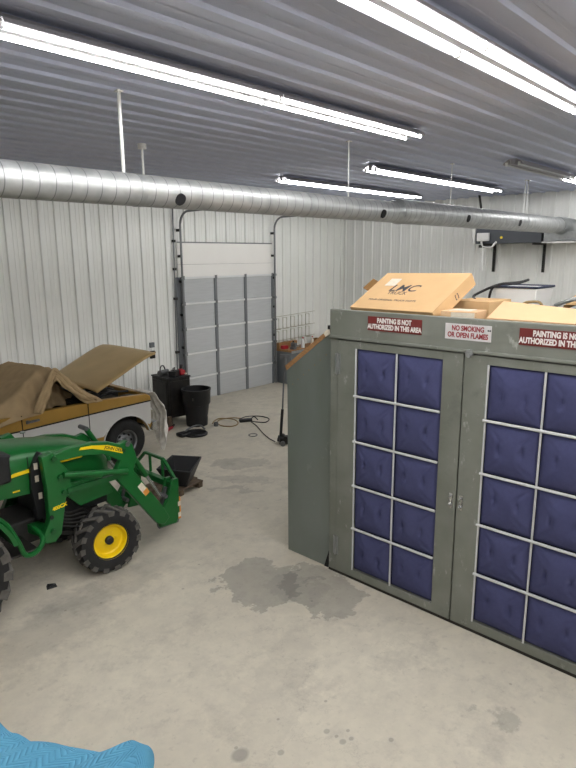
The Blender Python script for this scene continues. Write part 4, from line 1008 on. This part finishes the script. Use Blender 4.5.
# ------------------------------------------------------------------ blue moving blanket over the loft wall
def edge_x(y): return interp(y, [(.84, .45), (.88, .535), (.93, .575), (.98, .57), (1.00, .535), (1.08, .475), (1.16, .44), (1.20, .425), (1.30, .40), (1.75, .36)])
def blk(u, v):
    y = .84+.91*u; ex = edge_x(y)
    th = .022*math.sin(9*y)+.015*math.sin(23*y+1)
    bul = interp(y, [(.84, 0), (.90, .03), (.97, .03), (1.02, .0), (1.10, .005), (1.17, .012), (1.20, .04), (1.75, .045)])
    s = v
    if s < .6:
        t = s/.6; x = -.06+(ex-.03+.06)*t; z = 2.572+.035*math.sin(PI*t)+th*t+bul*t
    elif s < .78:
        t = (s-.6)/.18*PI/2; x = ex-.03+.03*math.sin(t); z = 2.572+th+bul-.04+.04*math.cos(t)
    else:
        t = (s-.78)/.22; x = ex-.09*t; z = 2.532+th+bul-.30*t
    n = noise.noise(Vector((y*7, x*7, 2)))
    return Vector((x+.006*n, y, max(z+.012*n, 2.2)))
tag(MB().grid(blk, 70, 50, uv=lambda a, b: (a*.91, b*.75)).build('moving_blanket', 'blanket', solid=.014, smooth=80, loc=(.2, 1.2, 2.56)), 'quilted blue moving blanket folded over the loft edge in the foreground', 'blanket')

# ------------------------------------------------------------------ camera, world, colour
cam = bpy.data.cameras.new('camera'); co = bpy.data.objects.new('camera', cam); COL.objects.link(co)
yaw, pitch, roll = R(42.918), R(12.153), R(.367)
f = Vector((math.cos(pitch)*math.cos(yaw), math.cos(pitch)*math.sin(yaw), -math.sin(pitch)))
r = Vector((math.sin(yaw), -math.cos(yaw), 0)); d = f.cross(r)
r2 = math.cos(roll)*r+math.sin(roll)*d; d2 = -math.sin(roll)*r+math.cos(roll)*d
m = Matrix((r2, -d2, -f)).transposed().to_4x4(); m.translation = Vector((0, 0, 3.6))
co.matrix_world = m
cam.sensor_fit = 'HORIZONTAL'; cam.sensor_width = 36; cam.lens = 596.6/576*36; cam.clip_start = .02
scene.camera = co
w = bpy.data.worlds.new('world'); scene.world = w; w.use_nodes = True
w.node_tree.nodes['Background'].inputs['Color'].default_value = (.9, .95, 1, 1)
w.node_tree.nodes['Background'].inputs['Strength'].default_value = .02
scene.view_settings.view_transform = 'Standard'; scene.view_settings.look = 'None'
scene.view_settings.exposure = 0.98; scene.view_settings.gamma = 1.0; scene.view_settings.use_curve_mapping = False
scene.cycles.use_denoising = True
scene.cycles.max_bounces = 8
scene.cycles.diffuse_bounces = 5
scene.cycles.sample_clamp_indirect = 6.0
bpy.context.view_layer.update()
